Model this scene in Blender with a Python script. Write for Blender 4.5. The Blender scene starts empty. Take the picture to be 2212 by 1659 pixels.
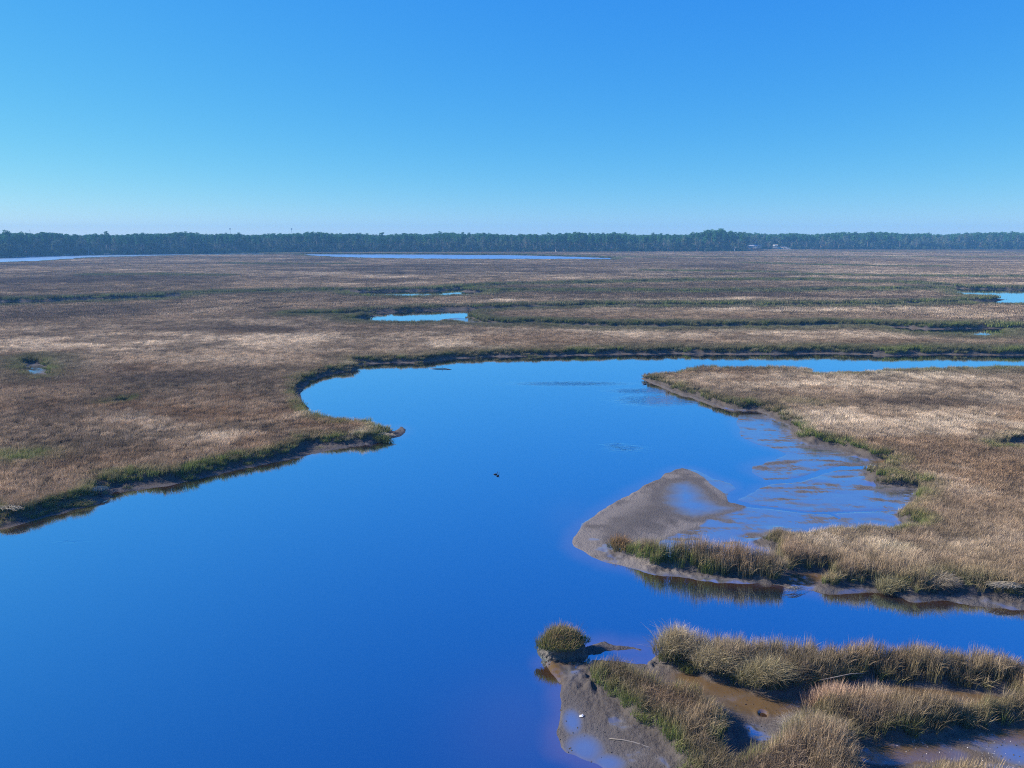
import bpy, math, random
import numpy as np
from mathutils import Vector

random.seed(7)
RNG = np.random.default_rng(11)
scene = bpy.context.scene
COL = scene.collection

# ------------------------------------------------------------------ camera
CAM_H = 25.0
PITCH = math.radians(11.97)
FP = 1535.0                      # focal length in layout units (2212 wide)
cam_d = bpy.data.cameras.new('camera')
cam = bpy.data.objects.new('camera', cam_d)
COL.objects.link(cam)
cam.location = (0, 0, CAM_H)
cam.rotation_euler = (math.radians(90) - PITCH, 0, 0)
cam_d.sensor_width = 36.0
cam_d.lens = 36.0 * FP / 2212.0
cam_d.clip_start = 0.5
cam_d.clip_end = 20000
scene.camera = cam

# ------------------------------------------------------------------ sky, sun, exposure
SUN_EL, SUN_AZ = 33.0, -78.0     # azimuth from the view direction, negative = left
world = bpy.data.worlds.new('World')
scene.world = world
world.use_nodes = True
nt = world.node_tree
nt.nodes.clear()
sky = nt.nodes.new('ShaderNodeTexSky')
sky.sky_type = 'NISHITA'
sky.sun_disc = False
sky.sun_elevation = math.radians(SUN_EL)
sky.sun_rotation = math.radians(SUN_AZ)
sky.altitude = 1500
sky.air_density = 1.0
sky.dust_density = 0.0
sky.ozone_density = 6.0
sky.sun_rotation = math.radians(SUN_AZ)
# clear dry winter air: per channel tone of the sky
sepc = nt.nodes.new('ShaderNodeSeparateColor'); comc = nt.nodes.new('ShaderNodeCombineColor')
nt.links.new(sky.outputs['Color'], sepc.inputs[0])
for k, (pw, mul) in enumerate(((1.36, .224), (.71, .998), (.10, 4.12))):
    p = nt.nodes.new('ShaderNodeMath'); p.operation = 'POWER'; p.inputs[1].default_value = pw
    q = nt.nodes.new('ShaderNodeMath'); q.operation = 'MULTIPLY'; q.inputs[1].default_value = mul
    nt.links.new(sepc.outputs[k], p.inputs[0]); nt.links.new(p.outputs[0], q.inputs[0]); nt.links.new(q.outputs[0], comc.inputs[k])
bg = nt.nodes.new('ShaderNodeBackground')
bg.inputs['Strength'].default_value = 0.10
wo = nt.nodes.new('ShaderNodeOutputWorld')
nt.links.new(comc.outputs['Color'], bg.inputs['Color'])
nt.links.new(bg.outputs['Background'], wo.inputs['Surface'])

sun_d = bpy.data.lights.new('sun', 'SUN')
sun_d.energy = 4.8
sun_d.angle = math.radians(0.53)
sun_d.color = (1.0, 0.90, 0.77)
sun = bpy.data.objects.new('sun', sun_d)
COL.objects.link(sun)
el, az = math.radians(SUN_EL), math.radians(SUN_AZ)
SUNV = Vector((math.sin(az) * math.cos(el), math.cos(az) * math.cos(el), math.sin(el)))
sun.rotation_euler = SUNV.to_track_quat('Z', 'Y').to_euler()
sun.location = (-60, 40, 60)

scene.view_settings.view_transform = 'Standard'
scene.view_settings.look = 'None'
scene.view_settings.exposure = 0.85
scene.view_settings.gamma = 1
scene.render.engine = 'CYCLES'
scene.cycles.max_bounces = 5
scene.cycles.diffuse_bounces = 2
scene.cycles.glossy_bounces = 3
scene.cycles.transmission_bounces = 3
scene.cycles.volume_bounces = 0
scene.cycles.caustics_reflective = False
scene.cycles.caustics_refractive = False
scene.cycles.use_denoising = False
scene.cycles.pixel_filter_type = 'BLACKMAN_HARRIS'
scene.cycles.filter_width = 1.05

# ------------------------------------------------------------------ helpers
cp, sp = math.cos(PITCH), math.sin(PITCH)

def at(px, py, z=0.0):
    """layout point -> world point at height z"""
    u, v = (px - 1106.0) / FP, (829.5 - py) / FP
    dx, dy, dz = u, cp + v * sp, -sp + v * cp
    dz = min(dz, -1e-4)
    t = (z - CAM_H) / dz
    return (dx * t, dy * t)

def prop(o, label=None, cat=None, group=None, kind=None):
    if label: o['label'] = label
    if cat: o['category'] = cat
    if group: o['group'] = group
    if kind: o['kind'] = kind
    return o

class Noise:
    def __init__(s, seed):
        r = np.random.default_rng(seed)
        s.t = r.random((256, 256)).astype(np.float32)
    def n(s, x, y):
        xi, yi = np.floor(x), np.floor(y)
        fx, fy = (x - xi).astype(np.float32), (y - yi).astype(np.float32)
        xi = xi.astype(np.int64) & 255; yi = yi.astype(np.int64) & 255
        x1 = (xi + 1) & 255; y1 = (yi + 1) & 255
        fx = fx * fx * (3 - 2 * fx); fy = fy * fy * (3 - 2 * fy)
        t = s.t
        return (t[xi, yi] * (1 - fx) + t[x1, yi] * fx) * (1 - fy) + (t[xi, y1] * (1 - fx) + t[x1, y1] * fx) * fy
    def fbm(s, x, y, sc, octv=3, gain=0.5):
        a, tot, out = 1.0, 0.0, 0.0
        x = np.asarray(x, dtype=np.float64) / sc + 37.3; y = np.asarray(y, dtype=np.float64) / sc + 11.7
        for i in range(octv):
            out = out + a * s.n(x, y); tot += a
            a *= gain; x = x * 2.03 + 5.1; y = y * 2.03 + 9.2
        return out / tot
N1, N2, N3, N4, N5 = (Noise(k) for k in (1, 2, 3, 4, 5))

def sstep(a, b, x):
    t = np.clip((x - a) / (b - a), 0, 1)
    return t * t * (3 - 2 * t)

def poly_pts(pts, z=0.0):
    return np.array([at(p[0], p[1], p[2] if len(p) > 2 else z) for p in pts], dtype=np.float32)

def sdf_poly(X, Y, P, far=60.0):
    """signed distance, positive inside"""
    out = np.full(X.shape, -far, np.float32)
    lo, hi = P.min(0) - far, P.max(0) + far
    m = (X > lo[0]) & (X < hi[0]) & (Y > lo[1]) & (Y < hi[1])
    x, y = X[m], Y[m]
    d2 = np.full(x.shape, far * far, np.float32)
    ins = np.zeros(x.shape, bool)
    n = len(P)
    for i in range(n):
        a, b = P[i], P[(i + 1) % n]
        ex, ey = b - a
        L = ex * ex + ey * ey + 1e-9
        t = np.clip(((x - a[0]) * ex + (y - a[1]) * ey) / L, 0, 1)
        dx, dy = x - a[0] - t * ex, y - a[1] - t * ey
        np.minimum(d2, dx * dx + dy * dy, out=d2)
        c = ((a[1] > y) != (b[1] > y))
        if abs(ey) > 1e-9:
            c &= (x < (ex * (y - a[1]) / ey + a[0]))
            ins ^= c
    d = np.sqrt(d2)
    out[m] = np.where(ins, d, -d)
    return out

def sdf_line(X, Y, P, W, far=60.0):
    """signed distance to a polyline with a half width at each point, positive inside"""
    out = np.full(X.shape, -far, np.float32)
    lo, hi = P.min(0) - far, P.max(0) + far
    m = (X > lo[0]) & (X < hi[0]) & (Y > lo[1]) & (Y < hi[1])
    x, y = X[m], Y[m]
    best = np.full(x.shape, -far, np.float32)
    for i in range(len(P) - 1):
        a, b = P[i], P[i + 1]
        ex, ey = b - a
        L = ex * ex + ey * ey + 1e-9
        t = np.clip(((x - a[0]) * ex + (y - a[1]) * ey) / L, 0, 1)
        d = np.sqrt((x - a[0] - t * ex) ** 2 + (y - a[1] - t * ey) ** 2)
        np.maximum(best, W[i] * (1 - t) + W[i + 1] * t - d, out=best)
    out[m] = best
    return out

def creek(pts):
    """far shore seen at (px,py); width w metres laid towards the camera"""
    P, W = [], []
    for px, py, w in pts:
        x, y = at(px, py, 0)
        L = math.hypot(x, y)
        P.append((x - x / L * w / 2, y - y / L * w / 2)); W.append(w / 2)
    return np.array(P, np.float32), W

# ------------------------------------------------------------------ layout of water, mud and marsh
RIVER = [(-420, 1300), (-150, 1190), (0, 1148), (70, 1129), (133, 1113), (215, 1088), (250, 1072), (236, 1064), (293, 1060), (352, 1054), (430, 1035),
 (520, 1015), (586, 1000), (645, 990), (695, 976), (742, 967), (780, 962), (812, 958), (864, 943), (876, 933), (877, 925), (862, 921),
 (849, 914, 1.1), (836, 903, 1.5), (810, 893, 1.6), (752, 883, 1.6), (720, 879, 1.6), (693, 879, 1.6), (676, 875, 1.6), (662, 862, 1.2), (650, 851, .8), (652, 843), (670, 824), (700, 812), (724, 806), (771, 801),
 (777, 795), (771, 788), (850, 785), (927, 782), (967, 776), (1020, 774), (1084, 771), (1201, 769), (1357, 766), (1440, 764), (1598, 766), (1719, 764),
 (1778, 764), (1934, 768), (2051, 766), (2212, 767), (2500, 769), (2900, 770),
 (2900, 790, 1.7), (2500, 786, 1.7), (2212, 783, 1.7), (2051, 785, 1.7), (1934, 789, 1.7), (1817, 794, 1.7), (1776, 798, 1.7), (1768, 786, 1.7), (1641, 783, 1.7),
 (1504, 784, 1.7), (1446, 794, 1.6), (1412, 799, 1.4), (1403, 809), (1383, 817), (1407, 828), (1465, 851), (1524, 871), (1582, 887), (1640, 889), (1653, 894),
 (1590, 894), (1582, 914), (1598, 941), (1641, 961), (1690, 980), (1662, 990), (1620, 1006), (1616, 1020), (1645, 1035), (1700, 1036), (1739, 1030), (1797, 1014),
 (1830, 1010), (1880, 1007), (1880, 1010), (1830, 1014), (1797, 1019), (1739, 1037), (1700, 1042), (1660, 1043), (1637, 1051), (1629, 1062), (1598, 1078), (1590, 1084), (1621, 1091),
 (1617, 1095), (1583, 1088), (1575, 1078), (1578, 1066), (1592, 1060), (1582, 1047), (1543, 1033), (1520, 1023), (1493, 1011), (1477, 1009), (1457, 1013),
 (1422, 1035), (1387, 1050), (1340, 1077), (1289, 1107), (1254, 1132), (1238, 1159), (1240, 1179), (1265, 1199), (1308, 1218), (1355, 1230), (1425, 1245),
 (1504, 1255), (1582, 1261), (1679, 1265), (1777, 1282), (1836, 1284), (1933, 1284), (1972, 1299), (2005, 1299), (2061, 1303), (2116, 1310), (2212, 1318), (2600, 1350), (3000, 1390),
 (3000, 1430, 1.8), (2500, 1405, 1.9), (2212, 1394, 1.9), (2157, 1386, 1.9), (2060, 1378, 1.9), (1962, 1386, 1.4), (1894, 1391, 1.3), (1816, 1386, 1.5), (1738, 1367, 1.9),
 (1620, 1357, 1.9), (1543, 1351, 1.9), (1457, 1341, 1.8), (1428, 1354, 1.5), (1418, 1378, 1.0), (1418, 1411), (1394, 1429), (1330, 1431), (1269, 1429),
 (1186, 1434), (1183, 1438), (1196, 1462), (1215, 1485), (1205, 1509), (1210, 1543), (1203, 1575), (1210, 1610), (1230, 1631), (1278, 1659), (1350, 1730), (1450, 1900),
 (1450, 3200), (-2500, 3200), (-1200, 1500)]
FLATS = [(1560, 880), (1658, 892), (1682, 909), (1711, 921), (1721, 946), (1750, 960), (1799, 963), (1838, 979), (1867, 991), (1916, 995), (1914, 1008), (1877, 1026), (1884, 1042),
 (1935, 1052), (1985, 1057), (2004, 1061), (1990, 1069), (1982, 1089), (1973, 1100), (1945, 1116), (1955, 1128), (1990, 1132, 0.5), (1975, 1142, .6), (1935, 1136, .8), (1916, 1124, 1.5), (1867, 1117, 1.6), (1818, 1122, 1.6), (1760, 1128, 1.6), (1705, 1136, 1.5), (1693, 1141, 1.0),
 (1684, 1153), (1680, 1165), (1636, 1175), (1672, 1186), (1672, 1195), (1668, 1215, .3), (1703, 1238), (1740, 1238), (1797, 1240), (1777, 1261), (1761, 1290), (1600, 1272),
 (1240, 1240), (1190, 1160), (1477, 985), (1560, 1000), (1500, 930)]
STRIP = [(1328, 1197), (1355, 1206), (1406, 1226), (1504, 1241), (1582, 1249), (1660, 1262), (1699, 1262), (1703, 1242), (1672, 1222, .5), (1621, 1206, .8), (1562, 1189, 1.1), (1504, 1183, 1.3),
 (1433, 1179, 1.4), (1406, 1160, 1.5), (1367, 1156, 1.5), (1338, 1164, 1.4), (1324, 1185, .5)]
NEARMUD = [(1150, 1425), (1394, 1430), (1418, 1411), (1424, 1436), (1450, 1443), (1503, 1451), (1547, 1480), (1620, 1500), (1664, 1517), (1718, 1517), (1767, 1500), (1864, 1484), (1923, 1486),
 (2011, 1490), (2109, 1501), (2177, 1506), (2190, 1514), (2212, 1558), (2330, 1560), (2700, 1900), (2700, 3200), (1100, 3200), (1000, 1600)]
BAND = [(1264, 1451), (1274, 1480), (1318, 1509), (1366, 1563), (1425, 1612), (1464, 1659), (1560, 1780), (1700, 2100), (2100, 2100), (1860, 1740), (1851, 1660), (1847, 1612), (1843, 1600), (1800, 1575, .7), (1760, 1560, .8), (1728, 1540, 1), (1690, 1572, 1),
 (1684, 1594, .5), (1650, 1612, 1.0), (1586, 1633, .8), (1562, 1632, .3), (1571, 1607), (1600, 1585), (1600, 1562, .8), (1571, 1508, 1.4), (1523, 1484, 1.3), (1474, 1474, 1.2),
 (1435, 1460, 1.2), (1396, 1445, 1.2), (1347, 1425, 1.2), (1313, 1420, 1.2), (1280, 1430, 1)]
COPPER = [(1728, 1535, 1), (1752, 1500, 1.5), (1791, 1484, 1.6), (1864, 1490, 1.4), (1962, 1486, 1.5), (2060, 1508, 1.3), (2089, 1524, 1.0), (2150, 1530, .5), (2182, 1508, .3), (2280, 1520), (2280, 1580),
 (2190, 1576), (2148, 1584), (2060, 1596), (1962, 1608), (1855, 1616), (1800, 1594)]
CORNER = [(1960, 1672, 1), (2001, 1650, 1.2), (2109, 1652, 1.2), (2200, 1684, 1), (2250, 1800), (2200, 2000), (1900, 2000)]
SPIT = [(1255, 1395), (1271, 1393), (1300, 1389), (1327, 1391), (1360, 1397), (1396, 1397), (1388, 1403), (1327, 1407), (1290, 1416), (1250, 1418)]
SPIT2 = [(1352, 1427), (1372, 1424), (1382, 1422), (1380, 1428), (1360, 1430), (1345, 1432)]
BAR = [(1477, 1008), (1500, 1020), (1560, 1062), (1575, 1080), (1615, 1096), (1609, 1107), (1543, 1118), (1519, 1132), (1472, 1148), (1425, 1167), (1400, 1200), (1500, 1250), (1330, 1225), (1240, 1190),
 (1234, 1159), (1289, 1105), (1394, 1044)]
HOLLOW = [(1449, 1045), (1488, 1038), (1515, 1058), (1535, 1080), (1574, 1095), (1590, 1097), (1543, 1113), (1496, 1120), (1457, 1108), (1425, 1080)]
POND = [(752, 695), (820, 682), (880, 676), (960, 673), (1010, 672), (1020, 678), (1000, 683, .8), (1000, 688), (1030, 699), (1000, 702), (900, 698, .8), (800, 696, .8)]
POND_SPIT = [(950, 691), (975, 687), (1005, 687), (1035, 694), (1025, 700), (1000, 698), (965, 695)]
RPOND = [(2062, 625), (2110, 624), (2212, 626), (2500, 628), (2500, 662, .9), (2212, 657, 1.2), (2130, 656, 1), (2042, 658), (2100, 652), (2160, 650), (2178, 646), (2180, 641, 1.2), (2155, 636, 1.9), (2090, 634, 1.9), (2065, 628, 1.9)]
CREEKS = [
 [(-500, 668, 26), (0, 652, 26), (100, 650, 24), (200, 646, 25), (327, 643, 22), (367, 639, 7), (460, 636, 7), (567, 633, 8), (700, 631, 9), (800, 630, 14), (835, 629.5, 24), (850, 629, 36), (910, 628.5, 41), (955, 629, 36), (968, 630, 24), (1037, 631, 8), (1150, 632, 7), (1300, 632, 7), (1474, 633, 8), (1675, 632, 7), (1908, 629, 7), (2058, 627, 9), (2120, 626, 12)],
 [(960, 629, 10), (1010, 622, 7), (1104, 617, 8), (1204, 616, 7), (1254, 614, 10), (1304, 613, 8), (1370, 611, 12), (1474, 609, 12), (1608, 608, 8), (1775, 608, 8), (1842, 612, 8), (1950, 614, 8), (2008, 618, 8), (2070, 623, 10)],
 [(640, 684, 4), (740, 682, 5), (820, 675, 8), (904, 671, 12), (1020, 669, 12), (1104, 666, 11), (1170, 665, 10), (1304, 662, 9), (1474, 662, 9), (1608, 661, 9), (1775, 661, 9), (1908, 661, 9), (1975, 657, 9), (2042, 657, 10)],
 [(1000, 694, 8), (1030, 699, 8), (1087, 701, 8), (1170, 701, 8), (1304, 706, 9), (1474, 707, 9), (1575, 707, 8), (1741, 706, 8), (1842, 704, 8), (1975, 709, 8), (2000, 713, 12), (2015, 713, 18), (2070, 713, 19), (2085, 711, 12), (2212, 711, 8), (2600, 715, 8)],
 [(1200, 556, 14), (1317, 558, 10), (1475, 558, 9), (1708, 558, 9), (2212, 558, 9), (2600, 559, 9)],
 [(1600, 543, 8), (1708, 544, 8), (1900, 546, 8), (2212, 548, 8), (2500, 549, 8)],
 [(1620, 571, 7), (1750, 575, 6), (1900, 578, 6), (2030, 579, 5)],
 [(1740, 597, 6), (1900, 600, 5), (2212, 602, 6)],
 [(200, 598, 5), (330, 597, 4), (480, 599, 4)],
 [(500, 572, 5), (640, 574, 4), (760, 573, 4)],
 [(1400, 588, 4), (1560, 590, 5), (1700, 592, 4)]]
FARWATER = [
 [(-600, 575), (-200, 558), (0, 553), (90, 552), (187, 550), (273, 549), (400, 548.5), (560, 548), (633, 549.5), (560, 550.5, 1), (420, 550.5, 1.2), (300, 553, 1.7), (200, 555.5, 1.7), (140, 559, 1.7), (87, 563, 1.7), (0, 566, 1.7), (-200, 580, 1.7)],
 [(633, 549), (737, 549.5), (900, 549.8), (1100, 551), (1250, 555), (1330, 558.2), (1317, 559.3, 1.7), (1180, 559.2, 1.7), (1000, 558.8, 1.7), (850, 557.6, 1.7), (737, 554.8, 1.7), (670, 552, 1.7)]]
SMALLPOOL = [(42, 790), (60, 786), (80, 790), (98, 799), (104, 806, 1.2), (92, 809, 1.6), (68, 804, 1.6), (46, 799, 1.6)]
DARKPOOL = [(236, 866, .9), (262, 860, .9), (286, 858, .9), (276, 864, .9), (250, 868, .9)]
TIP = [(845, 930), (864, 920), (885, 924), (880, 940), (862, 946), (830, 952)]
RIGHTGAP = [(2150, 966, .6), (2180, 952, .6), (2212, 944, .6), (2300, 938, .6), (2300, 956, .6), (2190, 966, .6)]
CRACKS = [[(1617, 1093, .3), (1662, 1097, .2), (1750, 1108, .14), (1783, 1108, .14), (1838, 1106, .12), (1916, 1103, .12), (1985, 1101, .1)], [(1783, 1108, .12), (1801, 1113, .12), (1812, 1119, .1)],
          [(1420, 1441, .3), (1455, 1450, .35), (1500, 1462, .2)]]

# polar ground grid, fine near the camera and coarse towards the horizon
NT, NR = 1000, 1250
TH = np.linspace(-1.05, 1.05, NT).astype(np.float64)
R0, R1 = 21.0, 1500.0
RR = R0 * np.exp(np.linspace(0, math.log(R1 / R0), NR))
RG, TG = np.meshgrid(RR, TH, indexing='ij')
GX = (RG * np.sin(TG)).astype(np.float32)
GY = (RG * np.cos(TG)).astype(np.float32)

def fields(X, Y):
    r = np.hypot(X, Y)
    amp = 0.28 + 0.0065 * r
    sc = 1.1 + 0.02 * r
    wx = (N1.n(X / sc + 3, Y / sc) - .5) * amp + (N2.n(X / (sc * .3), Y / (sc * .3)) - .5) * amp * .5
    wy = (N3.n(X / sc, Y / sc + 7) - .5) * amp + (N4.n(X / (sc * .3), Y / (sc * .3)) - .5) * amp * .5
    x, y = (X + wx).astype(np.float32), (Y + wy).astype(np.float32)
    W = sdf_poly(x, y, poly_pts(RIVER))
    for p in (POND, RPOND, *FARWATER):
        W = np.maximum(W, sdf_poly(x, y, poly_pts(p)))
    for c in CREEKS:
        P, w = creek(c)
        W = np.maximum(W, sdf_line(x, y, P, w))
    for p in (SPIT, SPIT2, POND_SPIT):
        W = np.minimum(W, -sdf_poly(x, y, poly_pts(p)))
    M = np.maximum(sdf_poly(x, y, poly_pts(FLATS)), sdf_poly(x, y, poly_pts(NEARMUD)))
    for p in (SMALLPOOL, DARKPOOL, RIGHTGAP, POND_SPIT, SPIT, SPIT2, TIP):
        M = np.maximum(M, sdf_poly(x, y, poly_pts(p)))
    I = sdf_poly(x, y, poly_pts(STRIP))
    for p in (BAND, COPPER, CORNER):
        I = np.maximum(I, sdf_poly(x, y, poly_pts(p)))
    strip = (0.25 + 1.9 * N5.fbm(X, Y, 5.0, 3) ** 1.5 + sstep(-17, -27, X) * sstep(105, 85, r) * (.15 + 2.9 * sstep(.34, .62, N4.fbm(X, Y, 7, 2)))) * (1 - .72 * sstep(56, 50, r) * (X > 5)) + 0.20 * N2.n(X / .9, Y / .9)
    e = np.minimum(-W - strip, -M - 0.02)
    e = np.maximum(e, np.minimum(I, -W - .12))
    return W, M, e, x, y

W, M, E_, WXg, WYg = fields(GX, GY)
BARD = sdf_poly(WXg, WYg, poly_pts(BAR))
HOLD = sdf_poly(GX, GY, poly_pts(HOLLOW))
FLATD = sdf_poly(GX, GY, poly_pts(FLATS))

def blob(X, Y, px, py, rx, ry, z=0.0):
    cx, cy = at(px, py, z)
    ax = at(px + rx, py, z)[0] - cx
    ay = (at(px, py - ry, z)[1] - at(px, py + ry, z)[1]) / 2
    return np.exp(-(((X - cx) / ax) ** 2 + ((Y - cy) / ay) ** 2))

r_ = np.hypot(GX, GY)
lump = 1.3 * (N1.fbm(GX, GY, .50, 3) - .5) + .9 * (N2.n(GX / .20, GY / .20) - .5)
lumpf = np.clip(90 / r_, 0, 1)
streak = N3.fbm(GX, GY * 2.2, 2.6, 4, .6) - .5
OCH = np.zeros_like(GX)
for b in ((1560, 1487, 95, 26), (1650, 1528, 100, 24), (1500, 1466, 50, 14), (1940, 1490, 150, 24), (2090, 1512, 90, 20), (1940, 1632, 150, 26), (2170, 1592, 80, 18), (1745, 1250, 60, 12)):
    OCH = np.maximum(OCH, np.clip(1.5 * blob(GX, GY, *b), 0, 1))
# marsh platform
plat = 0.80 + .10 * (N4.fbm(GX, GY, 9, 3) - .5) + 0.12 * sstep(120, 400, r_)
bank = sstep(-0.10, .80, E_ + .55 * (N2.fbm(GX, GY, .8, 2) - .5))
mudh = 0.03 + 0.16 * sstep(-2.2, .1, E_) + .05 * (N3.fbm(GX, GY, 2.5, 3) - .5) + .26 * lump * lumpf * sstep(-1.8, -.3, E_) * (1 - .72 * sstep(56, 52, r_) * (GX > 5)) * (1 - .8 * OCH)
# flats
onflat = sstep(-.3, .8, FLATD)
flath = 0.010 + .036 * streak + .030 * sstep(.52, .72, N5.fbm(GX, GY * 1.5, 6, 3))
barh = 0.035 + 0.17 * sstep(0.0, 4.5, BARD) - 0.13 * sstep(-2.2, 1.6, HOLD) * sstep(0.0, 4.5, BARD) + .012 * streak + .03 * lump * lumpf * sstep(5, .5, BARD)
onbar = sstep(-.15, .3, BARD)
mud = mudh * (1 - onflat) + flath * onflat
mud = np.where(onbar > 0, mud * (1 - onbar) + barh * onbar, mud)
edge_up = .10 * sstep(-1.5, -.1, E_) * (1 + 1.6 * lump)
mud = mud + edge_up * onflat + .16 * (N2.fbm(GX, GY, 1.3, 3) - .5) * sstep(-2.6, -.6, E_) * (GX < 8) * sstep(110, 90, r_) * (1 - onflat)
# water channels cut through the mud
for c in CRACKS:
    P = np.array([at(a, b, 0) for a, b, _ in c], np.float32)
    d = sdf_line(GX, GY, P, [w * 1.0 for _, _, w in c], 6)
    mud = mud - .07 * sstep(-.12, .08, d)
# crab pit and its rim
pit = at(1648, 1541, .1)
pd = np.hypot(GX - pit[0], (GY - pit[1]) * 1.0)
mud = mud - .18 * sstep(.28, .12, pd) + .03 * np.exp(-((pd - .34) / .1) ** 2)
bed = np.maximum(-1.4, -0.035 - 0.16 * np.maximum(W, 0) ** .8)
H = np.where(W > 0, bed, mud)
H = H * (1 - bank) + plat * bank
H = np.where((W > -.35) & (W <= 0), H * sstep(0, .35, -W) + (-.03) * (1 - sstep(0, .35, -W)), H)
tall = sstep(-0.2, 1.2, E_)
H = (H + .05 * lump * lumpf * (E_ > -.3)).astype(np.float32)
H[W > .3] = bed[W > .3]

# wetness and ochre film painted where they lie
wet = onflat * .80
wet = np.maximum(wet, 0)
wet = wet * (1 - onbar) + onbar * (.25 + .58 * sstep(-2.0, 3.4, HOLD + .35 * streak + .35 * (N2.fbm(GX * .6, GY * 2.2, .9, 3) - .5)))
for b in ((1262, 1620, 60, 50), (1310, 1650, 60, 30), (1236, 1560, 30, 40), (1630, 1585, 34, 24), (2190, 1630, 70, 36), (1400, 1402, 70, 25), (1650, 1600, 30, 10), (2150, 1665, 80, 20), (70, 800, 60, 30), (1960, 1132, 30, 14), (1010, 690, 60, 10), (1230, 1450, 40, 20)):
    wet = np.maximum(wet, .80 * blob(GX, GY, *b))
wet = np.maximum(wet, .56 * sstep(.47, .66, N5.fbm(GX, GY * 1.5, 2.2, 4, .6)) * (r_ < 56) * (GX > 5) * (E_ < -.4) * (OCH < .4))
wet = np.where(W > -.6, np.maximum(wet, .25 * (E_ < 0)), wet)
wet = np.clip(wet * sstep(.05, -.6, E_ * 1.0), 0, 1)
wet = np.clip(wet + 1.0 * streak * onflat * (1 - .85 * onbar) - .34 * onflat * (1 - onbar) * sstep(.50, .62, N4.fbm(GX * .55, GY * 2.4, 1.5, 4, .65)) * sstep(.40, .60, N5.fbm(GX, GY, 9, 2)) - .22 * onflat * (1 - onbar) * sstep(.58, .74, N1.fbm(GX * .8, GY * 2.6, 3.6, 5, .65)) * sstep(.47, .55, N2.fbm(GX, GY * 2.5, 1.3, 3)), 0, 1)
ochre = np.zeros_like(H)
for b in ((1560, 1487, 75, 22), (1650, 1525, 90, 20), (1500, 1466, 40, 12), (1960, 1492, 110, 22), (2090, 1512, 80, 18), (1940, 1625, 130, 22), (2170, 1590, 70, 16), (1740, 1250, 60, 10), (1230, 1432, 50, 10), (1905, 1000, 20, 5), (70, 1150, 120, 10), (1195, 1455, 18, 24)):
    ochre = np.maximum(ochre, blob(GX, GY, *b))
ochre = np.clip(np.maximum(ochre * 1.5, OCH) * sstep(.1, -.4, E_) * (.72 + .5 * N1.fbm(GX, GY * 1.6, 1.6, 3)), 0, 1)
wet = np.maximum(wet, .62 * np.clip(ochre * 1.5, 0, 1) * sstep(.1, -.3, E_) * (r_ < 56))
ochre = np.where(W > 0, sstep(2.2, 0, W) * .9, ochre)

def add_attr(me, name, arr, typ='FLOAT', dom='POINT'):
    a = me.attributes.new(name, typ, dom)
    arr = np.asarray(arr, dtype=np.float32).ravel()
    a.data.foreach_set({'FLOAT': 'value', 'FLOAT_VECTOR': 'vector', 'FLOAT_COLOR': 'color'}[typ], arr)

def mesh_np(name, V, F4=None, F3=None, smooth=False, mats=(), midx=None):
    me = bpy.data.meshes.new(name)
    V = np.asarray(V, np.float32)
    loops, starts, tot = [], [], 0
    if F4 is not None and len(F4):
        F4 = np.asarray(F4, np.int32); loops.append(F4.ravel()); starts.append(np.arange(len(F4)) * 4 + tot); tot += F4.size
    if F3 is not None and len(F3):
        F3 = np.asarray(F3, np.int32); loops.append(F3.ravel()); starts.append(np.arange(len(F3)) * 3 + tot); tot += F3.size
    me.vertices.add(len(V)); me.vertices.foreach_set('co', V.ravel())
    if loops:
        L = np.concatenate(loops); S = np.concatenate(starts)
        me.loops.add(len(L)); me.loops.foreach_set('vertex_index', L.astype(np.int32))
        me.polygons.add(len(S)); me.polygons.foreach_set('loop_start', S.astype(np.int32))
        if midx is not None: me.polygons.foreach_set('material_index', np.asarray(midx, np.int32))
        me.polygons.foreach_set('use_smooth', np.full(len(S), smooth))
    me.update(calc_edges=True)
    for m in mats: me.materials.append(m)
    return me

def obj(name, me, parent=None, loc=None):
    o = bpy.data.objects.new(name, me)
    COL.objects.link(o)
    if parent: o.parent = parent
    if loc is not None: o.location = loc
    return o

def empty(name, loc, rz=0):
    o = bpy.data.objects.new(name, None)
    COL.objects.link(o); o.location = loc; o.rotation_euler.z = rz
    o.empty_display_size = .3
    return o

# ------------------------------------------------------------------ materials
class NB:
    def __init__(s, name):
        s.m = bpy.data.materials.new(name); s.m.use_nodes = True
        s.t = s.m.node_tree; s.t.nodes.clear()
        s.out = s.t.nodes.new('ShaderNodeOutputMaterial')
    def n(s, typ, ins=None, **kw):
        nd = s.t.nodes.new(typ)
        for k, v in kw.items(): setattr(nd, k, v)
        for k, v in (ins or {}).items():
            if hasattr(v, 'is_output') or isinstance(v, bpy.types.NodeSocket): s.t.links.new(v, nd.inputs[k])
            else: nd.inputs[k].default_value = v
        return nd
    def mix(s, fac, a, b, blend='MIX'):
        nd = s.t.nodes.new('ShaderNodeMix'); nd.data_type = 'RGBA'; nd.blend_type = blend
        for k, v in ((0, fac), (6, a), (7, b)):
            if isinstance(v, bpy.types.NodeSocket): s.t.links.new(v, nd.inputs[k])
            else: nd.inputs[k].default_value = v if not isinstance(v, tuple) else (*v, 1) if len(v) == 3 else v
        return nd.outputs[2]
    def math(s, op, a, b=0.0, clamp=False):
        nd = s.t.nodes.new('ShaderNodeMath'); nd.operation = op; nd.use_clamp = clamp
        for k, v in ((0, a), (1, b)):
            if isinstance(v, bpy.types.NodeSocket): s.t.links.new(v, nd.inputs[k])
            else: nd.inputs[k].default_value = v
        return nd.outputs[0]
    def attr(s, name, typ='GEOMETRY'):
        return s.n('ShaderNodeAttribute', attribute_name=name, attribute_type=typ)
    def surf(s, sock): s.t.links.new(sock, s.out.inputs['Surface'])

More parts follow.
